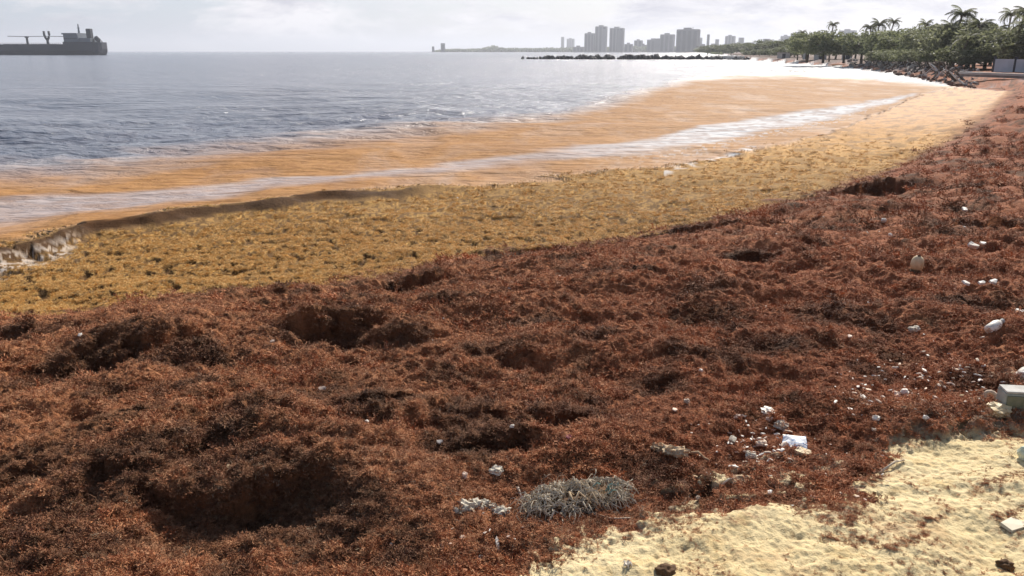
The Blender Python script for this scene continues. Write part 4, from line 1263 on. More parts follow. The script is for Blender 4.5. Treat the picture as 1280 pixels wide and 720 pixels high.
# hull sections from stern (x=0) to bow (x=-L)
sec = []
for t, wd, dk, kn in ((0.0, .35, 9.5, 5.5), (.012, .7, 9.6, 1.6), (.04, .95, 9.8, -1), (.26, 1, 10.0, -1), (.262, 1, 10.0, -1), (.8, 1, 10.0, -1), (.93, .62, 11.5, -1), (1.0, .04, 13.5, 0)):
    sec.append((t, wd, dk, kn))
v = []; f = []
B = 10.5
for t, wd, dk, kn in sec:
    x = -t * Ls
    d = dk if t >= .262 and t < .9 else dk + 2.6 * (t < .262)
    v += [(x, -B * wd, d), (x, -B * wd * .98, 4), (x, -B * wd * .8, kn), (x, B * wd * .8, kn), (x, B * wd * .98, 4), (x, B * wd, d)]
for i in range(len(sec) - 1):
    for j in range(6):
        f.append((i * 6 + j, i * 6 + (j + 1) % 6, (i + 1) * 6 + (j + 1) % 6, (i + 1) * 6 + j))
f.append(tuple(range(6))); f.append(tuple(range((len(sec) - 1) * 6 + 5, (len(sec) - 1) * 6 - 1, -1)))
me = bpy.data.meshes.new('hull'); me.from_pydata(v, [], f)
bm = bmesh.new(); bm.from_mesh(me); bmesh.ops.recalc_face_normals(bm, faces=bm.faces); bm.to_mesh(me); bm.free()
hs = zat(55.5, 40, SD) / 10.0
for v_ in me.vertices: v_.co.z *= hs
link('hull', me, M_HULL, e)
zk = hs
D0 = 12.4 * zk


def Z(py): return zat(py, 100, SD)


house = MB().box(-51 * q, -30 * q, -7, 7, D0, Z(43)).build('deckhouse', M_HOUSE, e)
MB().box(-52 * q, -30.5 * q, -8, 8, Z(43) + .01, Z(41.2)).build('bridge', M_HOUSE, house)
MB().box(-30 * q + .01, -13 * q, -6, 6, D0, Z(47.5)).build('aft_house', M_HOUSE, e)
for k in range(4):
    z = D0 + 2.2 + k * 2.6
    if z > Z(45): break
    for j in range(7):
        MB().box((-49.5 + j * 2.7) * q, (-48.4 + j * 2.7) * q, -7.06, -6.9, z, z + 1.1).build('window', M_GLASS, house)
MB().box(-22 * q, -15.5 * q, -2.2, 2.2, Z(47.5) + .01, Z(35.5)).build('funnel', M_SHIPD, e, bevel=.5)
MB().tube([(-34 * q, 0, Z(42)), (-34 * q, 0, Z(29.5))], [.9, .35], 6).box(-36 * q, -32 * q, -.3, .3, Z(35), Z(34.4)).build('mast', M_HOUSE, e)
# Y shaped king post
kp = MB()
kp.tube([(-82 * q, 0, D0 * .8), (-82 * q, 0, Z(50))], [1.1, 1.0], 7)
kp.tube([(-82 * q, 0, Z(50)), (-84.6 * q, 0, Z(46.5)), (-85.6 * q, 0, Z(43.5)), (-85.6 * q, 0, Z(38.5))], [1.0, .9, .9, .9], 7)
kp.tube([(-82 * q, 0, Z(50)), (-79.4 * q, 0, Z(46.5)), (-78.4 * q, 0, Z(43.5)), (-78.4 * q, 0, Z(38.5))], [1.0, .9, .9, .9], 7)
kp.build('king_post', M_SHIPD, e, True)
MB().tube([(-112 * q, 0, 9 * zk), (-112 * q, 0, Z(46))], [.9, .8], 6).box(-114 * q, -110 * q, -1, 1, Z(47), Z(45)).build('vent_post', M_SHIPD, e)
cr = MB()
cr.tube([(-52 * q, 0, Z(45.5)), (-84 * q, 0, Z(45)), (-112 * q, 0, Z(45.5)), (-140 * q, 0, Z(45))], .22, 4)
cr.build('stay_cable', M_SHIPD, e)
rl = MB()
for k in range(38):
    x = (-53 - k * 3) * q
    rl.tube([(x, -B * .97, 9.9 * zk), (x, -B * .97, 9.9 * zk + 1.2)], .08, 4)
rl.tube([(-53 * q, -B * .97, 9.9 * zk + 1.2), (-166 * q, -B * .97, 9.9 * zk + 1.2)], .1, 4)
rl.build('deck_rail', M_SHIPD, e)
lb_ = MB(); lb_.tube([(-9.5 * q, -3, Z(46.5)), (-7.5 * q, -3, Z(47)), (-4 * q, -3, Z(50.5)), (-2.6 * q, -3, Z(53))], [.6, 1.9, 2.0, .6], 8)
lb_.build('lifeboat', M_SHIPD, e, True)
MB().tube([(-2.2 * q, 0, D0), (-1.8 * q, 0, Z(53)), (-3 * q, 0, Z(50.5))], [.5, .45, .3], 5).tube([(-12 * q, -2, D0), (-12 * q, -2, Z(48))], .5, 5).build('davit', M_SHIPD, e)
for k in range(6):
    MB().box((-74 - k * 13.5) * q, (-64 - k * 13.5) * q, -6.5, 6.5, 9.6 * zk, 10.6 * zk).build('hatch_cover', M_SHIPD, e)

# ------------------------------------------------------------------ breakwater
M_ROCK = simple('dark_rock', (0.022, 0.020, 0.022), (0.05, 0.045, 0.045), .8, .8, .4, .3, .35, .08)
rocks = []
for s in range(6):
    me = blob_mesh('rock', 1, .85, .7, 200 + s, .3, 1, 1.6); me.materials.append(M_ROCK); rocks.append(me)
c0 = far_pt(800, 335)
e = empty('breakwater', (c0.x, c0.y, 0))
tag(e, 'long low breakwater of dark boulders in the water before the far city', 'breakwater')
for k in range(250):
    t = random.random(); px = 652 + 292 * t
    rr0 = 335 - 20 * t + random.gauss(0, 2.0)
    P_ = far_pt(px, rr0)
    hgt = (1.0 if 675 < px < 905 else .55) * random.uniform(.6, 1.15)
    link('rock', random.choice(rocks), None, e, loc=(P_.x - c0.x, P_.y - c0.y, random.uniform(-.1, .55) * hgt), rot=(random.random() * 6, random.random() * 6, random.random() * 6), scale=random.uniform(.8, 1.7) * hgt)

# ------------------------------------------------------------------ far city
M_CITY = [simple('city_concrete', (0.13, 0.12, 0.135), (0.17, 0.155, 0.17), .02, .9, 0, .2, .3), simple('city_pale', (0.24, 0.225, 0.24), None, .02, .9, 0, .2, .3)]
M_CWIN = simple('city_window', (0.02, 0.02, 0.03), None, .1, .6, 0)
CITY = [  # x0, x1, top y, range, kind, label
    (701, 705, 46, 3900, 1, 'thin pale tower standing farthest left behind the breakwater'),
    (708, 717, 48.5, 3900, 1, 'pale hazy block right beside the thin pale tower'),
    (730, 742, 41.5, 2400, 0, 'lower left one of the three close tall blocks'),
    (743, 757, 33, 2400, 0, 'tallest middle one of the three close tall blocks'),
    (761, 778, 35, 2350, 0, 'right one of the three close tall blocks'),
    (780, 790, 55, 2300, 0, 'low block right of the three tall blocks'),
    (792, 802, 50.5, 2500, 1, 'small square block between the tall blocks and the stepped block'),
    (808, 823, 49.5, 2300, 0, 'low long block left of the stepped block'),
    (824, 841, 43, 2200, 0, 'stepped block just left of the wide dark block'),
    (844, 871, 36.5, 1900, 0, 'wide dark slab block standing right of the stepped block'),
    (882.5, 886, 43, 2200, 0, 'slim chimney like tower right of the wide dark block'),
    (872, 877, 47, 2800, 1, 'small pale block behind the wide dark block'),
    (893, 898, 49, 2600, 1, 'small pale block between slim tower and twin roofed block'),
    (905, 917, 45, 2600, 1, 'pale block with raised roof right of the slim tower'),
    (922, 929, 47, 2500, 1, 'pale narrow block left of the far trees'),
    (952, 961, 48.5, 2000, 0, 'grey block rising over the far trees'),
    (974, 986, 45, 2600, 1, 'hazy stepped block left of the hazy wide block'),
    (986, 1003, 41.5, 2600, 1, 'hazy wide block behind the first broad tree'),
    (551, 556.5, 54, 2600, 0, 'lone dark tower near the tip of the headland'),
    (540, 543, 58, 2600, 0, 'tiny low tower at the very tip of the headland'),
    (716, 729, 58.5, 2450, 0, 'low wide block left of the three tall blocks'),
    (799, 808, 56, 2500, 0, 'low block right of the small square block'),
    (873, 881, 55, 2100, 0, 'low block between the wide dark block and the slim tower'),
    (888, 894, 54.5, 2300, 1, 'low pale block just right of the slim tower'),
    (917, 923, 53.5, 2300, 0, 'low grey block right of the pale block with raised roof'),
    (932, 941, 53, 2100, 1, 'low pale block above the left end of the far trees'),
    (963, 972, 51, 2200, 0, 'low grey block above the middle of the far trees'),
    (1046, 1066, 38, 2400, 1, 'hazy block just behind the broad trees right of the lone palm'),
]
for (x0, x1, yt, rr0, kd, lb) in CITY:
    P0 = far_pt((x0 + x1) / 2, rr0); w = (far_pt(x1, rr0) - far_pt(x0, rr0)).length
    zt = H + rr0 * float(ray((x0 + x1) / 2, yt)[1])
    e = empty('tower_block' if zt > 20 else 'low_block', (P0.x, P0.y, 0), -math.atan2(P0.x, P0.y) - (0.22 if x1 - x0 > 8 else 0))
    tag(e, lb, 'building', 'far city blocks')
    dp = max(w * .6, 10); mt = M_CITY[kd]
    MB().box(-w / 2, w / 2, 0, dp, -1, zt - 1.2).build('wall', mt, e)
    rf = MB().box(-w / 2 + .6, w / 2 - .6, .6, dp - .6, zt - 1.19, zt).build('roof', mt, e)
    if w > 20:
        MB().box(-w * .22, w * .12, dp * .3, dp * .7, zt + .01, zt + 3.4).build('plant_room', mt, rf)
        if x0 in (743, 761, 844):
            MB().tube([(w * .2, dp * .5, zt), (w * .2, dp * .5, zt + 4.5)], .7, 5).build('roof_mast', mt, rf)
    if x0 in (824,):
        MB().box(-w * .5 - 14, -w * .5 - .01, 1, dp - 2, -1, zt * .78).build('wing', mt, e)
    if x0 in (761, 743):
        MB().box(w * .12, w * .5 + 1.5, -3.5, -.01, -1, zt - 7).build('wing', mt, e)
    # window bands, one per storey
    wb = MB(); z = 3.0
    while z < zt - 4:
        nb = max(1, min(4, int(w / 9)))
        for j in range(nb):
            a = -w / 2 + (j + .2) * w / nb; c = -w / 2 + (j + .8) * w / nb
            wb.quad((a, -.05, z), (c, -.05, z), (c, -.05, z + 3.0), (a, -.05, z + 3.0))
        z += 3.3
    if len(wb.f):
        o = wb.build('windows', M_CWIN, e); o['kind'] = 'stuff'

# ------------------------------------------------------------------ foliage


def leaf_mat(name, ca, cb, cc):
    m, b, p = new_mat(name)
    geo = b.n('ShaderNodeNewGeometry'); oi = b.n('ShaderNodeObjectInfo')
    n1 = b.noise(geo.outputs['Position'], .45, 3)
    n2 = b.noise(geo.outputs['Position'], 3.0, 2)
    c = b.mix(b.ramp(n1, .38, .62), ca, cb)
    c = b.mix(b.ramp(n2, .52, .70), c, cc)
    hs_ = b.n('ShaderNodeHueSaturation'); b.l(c, hs_.inputs['Color'])
    b.put(hs_.inputs['Value'], b.ramp(oi.outputs['Random'], 0, 1, .8, 1.2))
    b.l(hs_.outputs[0], p.inputs['Base Color'])
    p.inputs['Roughness'].default_value = .6
    p.inputs['Specular IOR Level'].default_value = .3
    tr = b.n('ShaderNodeBsdfTranslucent'); b.l(b.mix(.5, hs_.outputs[0], (.29, .31, .15)), tr.inputs[0])
    ms = b.n('ShaderNodeMixShader'); ms.inputs[0].default_value = .5
    b.l(p.outputs[0], ms.inputs[1]); b.l(tr.outputs[0], ms.inputs[2])
    o_ = [n_ for n_ in m.node_tree.nodes if n_.type == 'OUTPUT_MATERIAL'][0]
    b.l(ms.outputs[0], o_.inputs['Surface'])
    return m


L_BROAD = leaf_mat('broad_leaves', (0.10, 0.115, 0.07), (0.185, 0.20, 0.105), (0.27, 0.285, 0.14))
L_DARK = leaf_mat('dark_leaves', (0.085, 0.09, 0.062), (0.14, 0.145, 0.09), (0.21, 0.21, 0.13))
L_PALM = leaf_mat('palm_leaves', (0.045, 0.052, 0.030), (0.080, 0.080, 0.045), (0.14, 0.13, 0.075))
L_FAR = leaf_mat('far_leaves', (0.030, 0.045, 0.022), (0.050, 0.065, 0.030), (0.07, 0.08, 0.04))
M_TRUNK = simple('bark', (0.12, 0.09, 0.065), (0.07, 0.05, 0.035), 2, .9, .4, .2, .1, .05)
M_PTRUNK = simple('palm_bark', (0.20, 0.16, 0.12), (0.12, 0.09, 0.065), 2, .9, .4, .2, .1, .05)


def crown_mesh(name, seed, rx, ry, rz, clumps, cards, leaf, umbrella=.5):
    rs = np.random.default_rng(seed)
    vs = []
    for c in range(clumps):
        a = rs.uniform(0, 6.283); rr_ = math.sqrt(rs.random()); h = rs.uniform(-1, 1)
        rr_ *= math.sqrt(max(0, 1 - (h * .8) ** 2)) if h > 0 else (1 - .25 * abs(h))
        h = max(h, -umbrella)
        cc = np.array([math.cos(a) * rr_ * rx, math.sin(a) * rr_ * ry, h * rz + rs.normal(0, .06) * rz])
        cr_ = rs.uniform(.16, .34) * rx
        d = rs.normal(size=(cards, 3)); d /= np.linalg.norm(d, axis=1)[:, None]
        p = cc + d * (cr_ * rs.uniform(.45, 1.0, cards) ** .6)[:, None] * np.array([1, 1, .62])
        n = rs.normal(size=(cards, 3)); n[:, 2] += .8; n /= np.linalg.norm(n, axis=1)[:, None]
        t = np.cross(n, rs.normal(size=(cards, 3))); t /= np.linalg.norm(t, axis=1)[:, None]
        bt = np.cross(n, t)
        s = leaf * rs.uniform(.6, 1.4, cards)[:, None]
        q = np.stack([p - t * s, p + bt * s * .45, p + t * s, p - bt * s * .45], 1)
        vs.append(q.reshape(-1, 3))
    v = np.concatenate(vs)
    return mesh_np(name, v, np.arange(len(v)).reshape(-1, 4))


def trunk_mesh(seed, h, r0, spread, limbs=5):
    rnd = random.Random(seed); mb = MB()
    top = Vector((rnd.uniform(-.3, .3), 0, h * .45))
    mb.tube([(0, 0, -.4), tuple(top * .5 + Vector((rnd.uniform(-.15, .15), 0, 0))), tuple(top)], [r0 * 1.3, r0, r0 * .8], 7)
    for k in range(limbs):
        a = 6.283 * k / limbs + rnd.uniform(-.4, .4)
        q = top + Vector((math.cos(a) * spread * .45, math.sin(a) * spread * .45, h * .22))
        q2 = top + Vector((math.cos(a) * spread * .8, math.sin(a) * spread * .8, h * .36))
        mb.tube([tuple(top - Vector((0, 0, .2))), tuple(q), tuple(q2)], [r0 * .6, r0 * .35, r0 * .12], 5)
    me = bpy.data.meshes.new('trunk'); me.from_pydata(mb.v, [], mb.f); me.materials.append(M_TRUNK)
    return me


BT = []
for s in range(4):
    h = 6.0; rx = 5.0
    cm = crown_mesh('crown', 900 + s, rx, rx * .9, 2.3, 70, 46, .30, .8)
    BT.append((trunk_mesh(s, h, .28, 4), cm, h))


def broad_tree(px, base_y_or_r, top_y, mi, mat, label, group, wid=None, nm='broad_tree', zb=None):
    rr0 = base_y_or_r
    P0 = far_pt(px, rr0)
    zb = 1.0 if zb is None else zb
    zt = H + rr0 * float(ray(px, top_y)[1])
    tm, cm, h = BT[mi]
    s = max((zt - zb) / 7.0, .3)
    e = empty(nm, (P0.x, P0.y, zb), random.uniform(0, 6.28))
    sx = s if wid is None else wid / 10.0 / s
    tag(e, label, 'tree', group)
    link('trunk', tm, None, e, scale=s)
    key = (mi, mat.name)
    if key not in CM:
        c = cm.copy(); c.materials.clear(); c.materials.append(mat); CM[key] = c
    ww = s if wid is None else wid / 10.0
    link('crown', CM[key], None, e, loc=(0, 0, 4.3 * s), scale=(ww, ww, s))
    return e


CM = {}
# bright row of broad trees across the bay, left to right
row = [(1010, 185, 40.5, 9.5), (1030, 180, 40, 10), (1056, 178, 44, 9), (1078, 172, 41, 9), (1104, 165, 38.5, 9.5), (1126, 158, 38, 9.5), (1146, 152, 42, 7)]
for k, (px, rr0, ty, w) in enumerate(row):
    lbs = ['leftmost broad green tree of the row across the bay, trunk visible below', 'broad green tree under the lone tall palm across the bay',
           'lower green tree right of the lone tall palm', 'broad green tree left of the pair of dark palm heads', 'broad green tree below the pair of dark palm heads',
           'light green broad tree right of the pair of dark palm heads', 'narrow green tree left of the dark palm grove']
    broad_tree(px, rr0, ty, k % 4, L_BROAD, lbs[k], 'broad trees across the bay', w)
back = [(1020, 230, 46, 12), (1045, 235, 47, 12), (1070, 230, 46, 12), (1092, 225, 45, 12), (1118, 220, 44, 11), (1140, 210, 44, 10)]
for k, (px, rr0, ty, w) in enumerate(back):
    broad_tree(px, rr0, ty, (k + 1) % 4, L_DARK, 'dark tree filling in behind the broad green row, %s' % ('behind the leftmost broad tree', 'behind the lone tall palm', 'behind the lower green tree',
               'left behind the pair of palm heads', 'right behind the pair of palm heads', 'left behind the dark palm grove')[k], 'dark trees behind the broad row', w)
grove = [(1160, 140, 33, 8), (1176, 128, 31, 8), (1192, 122, 34, 8.5), (1212, 118, 32, 8.5), (1234, 114, 36, 8), (1252, 110, 38, 8), (1272, 106, 37, 8), (1292, 102, 34, 8), (1205, 145, 28, 9), (1240, 140, 34, 9), (1270, 135, 34, 9)]
gl = ['dark tree at the left end of the palm grove', 'dark tree under the tallest leaning palm', 'dark tree just right below the tallest leaning palm', 'dark tree in the middle of the palm grove',
      'dark tree left above the pale blue wall', 'dark tree directly behind the pale blue wall', 'dark tree over the right part of the pale wall', 'dark tree cut by the right picture edge',
      'higher dark tree behind the middle of the grove', 'higher dark tree behind the pale wall', 'higher dark tree behind at the right edge']
for k, (px, rr0, ty, w) in enumerate(grove):
    broad_tree(px, rr0, ty, (k * 3 + 1) % 4, L_DARK, gl[k], 'dark trees of the palm grove', w)
shrubs = [(1098, 150, 66, 5), (1112, 146, 63, 5), (1150, 132, 62, 5), (1168, 124, 60, 5), (1186, 118, 58, 5.5), (1205, 112, 58, 6), (1222, 108, 60, 5), (1130, 140, 64, 5)]
for k, (px, rr0, ty, w) in enumerate(shrubs):
    e = broad_tree(px, rr0, ty, k % 4, L_BROAD if k % 2 else L_DARK, 'low bushy shrub %s' % ('left before the broad trees', 'under the light green broad tree', 'before the left end of the grove', 'left of the middle of the grove',
                   'under the tallest leaning palm', 'in the middle front of the grove', 'left of the pale wall', 'under the narrow green tree')[k], 'shrubs before the grove', w, 'shrub')
for k, (px, rr0, ty, w) in enumerate([(885, 620, 57, 22), (899, 600, 56, 22), (914, 560, 55, 22), (930, 520, 54, 22), (944, 480, 55, 18), (957, 440, 50.5, 16), (969, 400, 52, 15), (982, 360, 51, 14), (994, 320, 50, 13),
                                        (1004, 290, 46, 11), (950, 360, 62, 10), (962, 340, 61, 10), (938, 380, 63, 9), (975, 300, 60, 9), (988, 270, 58, 9)]):
    broad_tree(px, rr0, ty, (k + 2) % 4, L_FAR, 'hazy dark tree on the far shore, number %s from the left of its row' % ('one', 'two', 'three', 'four', 'five', 'six', 'seven', 'eight', 'nine', 'ten', 'eleven', 'twelve', 'thirteen', 'fourteen', 'fifteen')[k], 'hazy trees on the far shore', w, zb=.8)


def palm(seed, h, lean):
    rnd = random.Random(seed)
    mb = MB(); pts_ = []
    for i in range(8):
        t = i / 7
        pts_.append((lean * t * t, .15 * math.sin(t * 3), h * t - .3 * (i == 0)))
    mb.tube(pts_, [.20 - .09 * i / 7 for i in range(8)], 7)
    tm = bpy.data.meshes.new('trunk'); tm.from_pydata(mb.v, [], mb.f); tm.materials.append(M_PTRUNK)
    fr = []
    for s in range(3):
        v = []; f = []
        L = 2.5 + .35 * s; N = 12; droop = .75 + .35 * s
        P0 = Vector((0, 0, 0)); ang = 0.75 - .35 * s
        pts2 = [P0.copy()]
        for i in range(N):
            d = Vector((math.cos(ang), 0, math.sin(ang)))
            P0 = P0 + d * L / N; pts2.append(P0.copy()); ang -= droop * 1.9 / N
        for i in range(N):
            p, q2 = pts2[i], pts2[i + 1]; n = len(v)
            v += [p + Vector((0, -.03, 0)), p + Vector((0, .03, 0)), q2 + Vector((0, .02, 0)), q2 + Vector((0, -.02, 0))]; f.append((n, n + 1, n + 2, n + 3))
            for sd_ in (1, -1):
                for k in range(2):
                    c = p.lerp(q2, .5 * k); ll = .75 * math.sin(math.pi * min(.97, (i + .5 * k + 1.2) / (N + 1.2))) + .1
                    tip = c + Vector((.32 * ll, sd_ * ll * .78, -ll * rnd.uniform(.35, .75)))
                    n = len(v); w = Vector((.06, 0, 0))
                    v += [c - w, c + w, tip]; f.append((n, n + 1, n + 2))
        me = bpy.data.meshes.new('frond'); me.from_pydata([tuple(x) for x in v], [], f); me.materials.append(L_PALM)
        fr.append(me)
    nut = blob_mesh('coconut', .13, .13, .16, 3, .05, 1); nut.materials.append(M_DARKB)
    return tm, fr, nut, h, lean


PV = [palm(1, 8, .7), palm(2, 8, -.9), palm(3, 8, .1)]


def put_palm(px, rr0, ty, vi, label, nfr=19, zb=1.0, fs=.78):
    P0 = far_pt(px, rr0)
    zt = H + rr0 * float(ray(px, ty)[1])
    tm, fr, nut, h, lean = PV[vi]
    s = (zt - zb - .9 * fs) / h
    e = empty('palm_tree', (P0.x - lean * s, P0.y, zb), 0)
    tag(e, label, 'palm tree', 'palms across the bay')
    link('trunk', tm, None, e, scale=(1, 1, s) if s < 1 else (s, s, s))
    hx = lean * (1 if s < 1 else s)
    e.location.x = P0.x - hx
    for k in range(nfr):
        t = k / nfr
        link('frond', fr[min(2, int(t * 3))], None, e, loc=(hx, .15 * math.sin(3.0), h * s), rot=(random.uniform(-.15, .15), (-.35 if k % 4 == 0 else 0) + random.uniform(-.15, .2), k * 2.4 + random.uniform(-.3, .3)), scale=fs * random.uniform(.85, 1.1))
    for k in range(4):
        link('coconut', nut, None, e, loc=(hx + .25 * math.cos(k * 1.6), .25 * math.sin(k * 1.6), h * s - .25))


for args in ((1038, 200, 27, 2, 'lone tall palm rising above the left of the broad green row', 19, 1.0, .62),
             (1001, 230, 37, 0, 'small palm head at the left end of the broad green row', 15, 1.0, .6),
             (1084, 175, 29, 1, 'left one of the pair of dark palm heads'), (1095, 172, 25, 2, 'right one of the pair of dark palm heads', 19, 1.0, .8),
             (1113, 190, 23, 0, 'slim palm standing alone right of the pair of dark palm heads', 19, 1.0, .7), (1153, 150, 25, 2, 'small palm head at the left end of the dark grove', 15, 1.0, .6),
             (1171, 128, 30, 1, 'palm with drooping fronds left of the tallest leaning palm'), (1197, 122, 9.5, 0, 'tallest leaning palm above the middle of the dark grove', 22, 1.0, 0.85),
             (1185, 120, 27, 1, 'palm tucked just left below the tallest leaning palm'), (1221, 116, 23, 2, 'palm right of the tallest leaning palm', 19, 1.0, .75),
             (1241, 120, 33, 1, 'low palm head above the left end of the pale wall', 17, 1.0, .7), (1257, 150, 11, 2, 'slim palm standing alone against the sky near the right edge', 18, 1.0, .8),
             (1275, 104, 7, 0, 'tall palm at the right picture edge'), (1279, 100, 22, 1, 'lower palm at the right picture edge'), (1210, 110, 38, 0, 'young palm in the front middle of the grove', 15, 1.0, .9)):
    put_palm(*args)

# headland wood: one far mass
rs = np.random.default_rng(3)
vs = []
for k in range(1300):
    px = rs.uniform(545, 905)
    az0 = float(ray(px, 64)[0])
    rl = math.exp(float(np.interp(az0, LD[0], LD[1])))
    rr0 = min(rl, 2650) + rs.uniform(15, 140)
    hm = np.interp(px, [545, 560, 600, 612, 618, 630, 700, 780, 900], [3, 6.5, 8, 14, 15, 9, 10, 14, 12]) * (rr0 / 2500) * rs.uniform(.5, 1.1)
    P0 = far_pt(px, rr0)
    cc = np.array([P0.x, P0.y, 1 + hm * .55])
    m_ = 16
    d = rs.normal(size=(m_, 3)); d /= np.linalg.norm(d, axis=1)[:, None]
    p = cc + d * np.array([9, 9, hm * .55])
    nn_ = rs.normal(size=(m_, 3)); nn_ /= np.linalg.norm(nn_, axis=1)[:, None]
    t = np.cross(nn_, rs.normal(size=(m_, 3))); t /= np.linalg.norm(t, axis=1)[:, None]; bt = np.cross(nn_, t)
    s = rs.uniform(2.0, 4.2, (m_, 1))
    vs.append(np.stack([p - t * s, p + bt * s * .6, p + t * s, p - bt * s * .6], 1).reshape(-1, 3))
v = np.concatenate(vs)
tag(link('headland_wood', mesh_np('headland_wood', v, np.arange(len(v)).reshape(-1, 4)), L_FAR), 'low hazy wood covering the far headland', 'wood', None, 'stuff')

# ------------------------------------------------------------------ far shore bits: rubble, wall, huts
M_RUB = simple('grey_rubble', (0.22, 0.19, 0.17), (0.36, 0.31, 0.28), 1.2, .9, .5, .2, .4, .05)
M_BWALL = simple('blue_wall', (0.50, 0.52, 0.57), (0.40, 0.42, 0.45), .5, .8, .1)
M_PWALL = simple('pale_wall', (0.55, 0.52, 0.48), (0.42, 0.38, 0.34), .5, .8, .1)
M_DARKP = simple('dark_post', (0.05, 0.05, 0.06), None, 2, .7, 0)
rub = []
for s in range(5):
    me = blob_mesh('rock', 1, .8, .6, 260 + s, .35, 1, 1.8); me.materials.append(M_RUB); rub.append(me)


def gpt(px, py):
    """ground point of the far beach"""
    m_ = float(ray(px, py)[1]); rr0 = (1.3 - H) / m_
    p = far_pt(px, rr0)
    p.z = float(height(np.array([p.x]), np.array([p.y]))[0])
    return p


def shore_pt(px, inland):
    """point of the far beach so many metres behind its water edge"""
    rl = math.exp(float(np.interp(float(ray(px, 70)[0]), LD[0], LD[1])))
    p = far_pt(px, rl + inland)
    p.z = float(height(np.array([p.x]), np.array([p.y]), np.array([2.0]))[0])
    return p


M_BROCK = simple('weedy_rock', (0.12, 0.065, 0.045), (0.20, 0.12, 0.085), 1.5, .9, .5, .2, .3, .05)
brub = []
for me in rub:
    c = me.copy(); c.materials.clear(); c.materials.append(M_BROCK); brub.append(c)
for k in range(210):
    px = random.uniform(1062, 1228); dark = k % 3 == 0 and px > 1110
    p = shore_pt(px, random.uniform(-1.0, 2.5) if dark else random.uniform(3, 26))
    o = link('rock', random.choice(brub if dark else rub), None, None, loc=p + Vector((0, 0, .15)), rot=(random.random() * .6, random.random() * .6, random.random() * 6), scale=random.uniform(.7, 1.7) * p.xy.length * .0019)
    if dark:
        tag(o, 'dark brown weedy stone along the water edge below the grey rubble', 'stone', 'weedy stones at the far water edge')
    else:
        tag(o, 'grey rubble stone in the heap between far beach and trees', 'stone', 'rubble stones below the palm grove')
for k in range(60):
    px = random.uniform(1070, 1215); p = shore_pt(px, random.uniform(5, 28))
    a = random.uniform(0, 6.28); L = random.uniform(.8, 1.9)
    mb = MB(); mb.tube([(0, 0, 0), (math.cos(a) * L * .5, math.sin(a) * L * .5, random.uniform(.5, .9)), (math.cos(a) * L, math.sin(a) * L, random.uniform(.3, 1.3))], [.12, .09, .05], 5)
    mb.tube([(math.cos(a) * L * .5, math.sin(a) * L * .5, .5), (math.cos(a + .8) * L * .8, math.sin(a + .8) * L * .8, 1.0)], [.07, .03], 4)
    tag(mb.build('driftwood_branch', M_TRUNK if k % 3 else M_PWALL, None, loc=p), 'bare driftwood branch sticking out of the rubble below the palm grove', 'branch', 'driftwood branches in the rubble')

# pale blue wall with posts at the right edge
pa, pb = far_pt(1246, 96), far_pt(1330, 92)
e = empty('garden_wall', (pa.x, pa.y, 1.0), math.atan2(pb.y - pa.y, pb.x - pa.x))
tag(e, 'pale blue wall with dark posts under the trees at the right edge', 'wall')
Lw = (pb - pa).length
for j in range(3):
    MB().box(j * Lw / 3, (j + 1) * Lw / 3 - .2, 0, .2, 0, 1.25).build('wall_panel', M_BWALL, e)
for j in range(4):
    MB().box(j * Lw / 3 - .19, j * Lw / 3 - .01, -.04, .24, 0, 1.5).build('post', M_DARKP, e)
# long low retaining wall
pa, pb = far_pt(1205, 88), far_pt(1340, 80)
e = empty('retaining_wall', (pa.x, pa.y, .75), math.atan2(pb.y - pa.y, pb.x - pa.x))
tag(e, 'long low grey kerb wall in front of the pale blue wall', 'wall')
MB().box(0, (pb - pa).length, 0, .4, 0, .20).build('footing', M_RUB, e)
MB().box(-.1, (pb - pa).length + .1, -.08, .48, .202, .40).build('coping', M_PWALL, e)
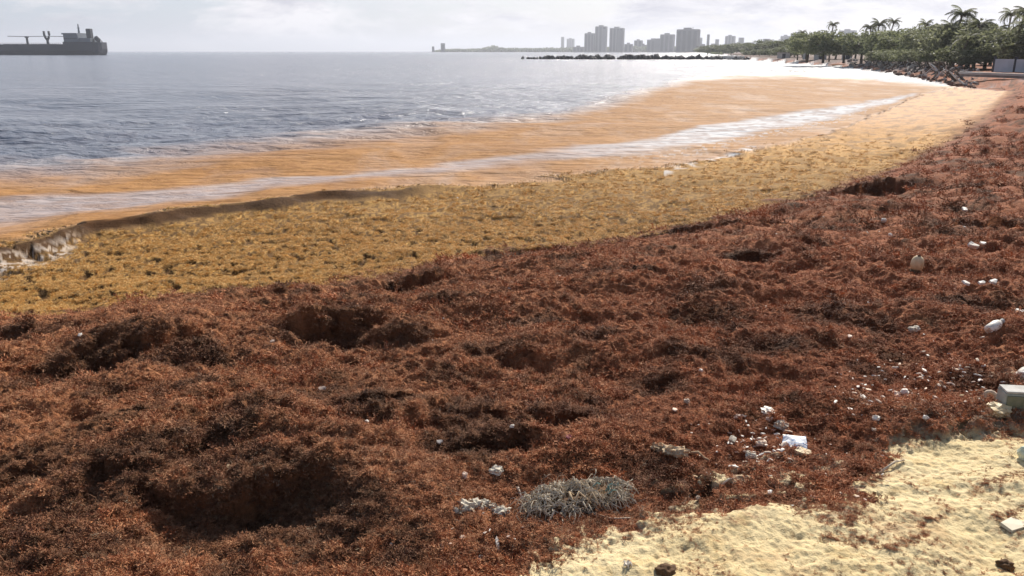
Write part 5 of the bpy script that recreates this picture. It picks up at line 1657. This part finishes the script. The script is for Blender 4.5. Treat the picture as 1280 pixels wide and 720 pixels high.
# low huts and wall under the broad trees
for k, (x0, x1, rr0, zt, mt, lb) in enumerate(((972, 988, 260, 1.9, M_PWALL, 'low white hut left of the broad tree row'), (1004, 1012, 225, 2.2, M_PWALL, 'small pale hut seen left of the first broad trunk'),
                                               (1018, 1034, 222, 2.0, M_PWALL, 'wide pale hut seen between the first broad trunks'), (1053, 1066, 205, 2.0, M_PWALL, 'pale hut under the lower green tree'),
                                               (1086, 1098, 186, 1.8, M_BWALL, 'bluish hut under the pair of dark palms'), (1110, 1122, 172, 1.9, M_PWALL, 'pale hut under the light green tree'))):
    pa, pb = far_pt(x0, rr0), far_pt(x1, rr0)
    w = (pb - pa).length
    e = empty('beach_hut', (pa.x, pa.y, .95), math.atan2(pb.y - pa.y, pb.x - pa.x)); tag(e, lb, 'hut', 'low huts under the far trees')
    MB().box(0, w, 0, 3, 0, zt * .8).build('wall', mt, e)
    MB().box(-.25, w + .25, -.4, 3.3, zt * .8 + .01, zt * .8 + .18).build('roof', M_RUB, e)
    MB().box(w * .4, w * .4 + .9, -.03, .02, 0, zt * .7).build('door', M_DARKP, e)
p = shore_pt(1050, 5)
MB().box(-1.3, 1.3, -.5, .5, 0, .3).build('weed_heap', simple('orange_heap', (0.50, 0.20, 0.07), None, 3, .9, .2), None, loc=p, bevel=.1)
tag(bpy.data.objects['weed_heap'], 'small orange heap on the far beach below the broad trees', 'heap')
# long white surf strip's hut wall on far beach
pa, pb = far_pt(897, 330), far_pt(929, 322)
e = MB().box(0, (pb - pa).length, 0, 1, 0, 1.3).build('sea_wall', M_PWALL, None, loc=(pa.x, pa.y, -.1), rot=(0, 0, math.atan2(pb.y - pa.y, pb.x - pa.x)))
tag(e, 'short white sea wall at the right end of the breakwater', 'wall')

# ------------------------------------------------------------------ haze
hz = bpy.data.materials.new('haze_air'); hz.use_nodes = True; hz.node_tree.nodes.clear()
hb = NB(hz.node_tree)
ho = hb.n('ShaderNodeOutputMaterial'); pv = hb.n('ShaderNodeVolumePrincipled')
pv.inputs['Density'].default_value = 0.00019
pv.inputs['Color'].default_value = (0.86, 0.90, 1.0, 1)
pv.inputs['Anisotropy'].default_value = 0.3
hb.l(pv.outputs[0], ho.inputs['Volume'])
h_ = MB().box(-15500, 15500, -1200, 15500, -2.5, 150).build('haze', hz)
tag(h_, None, None, None, 'stuff')
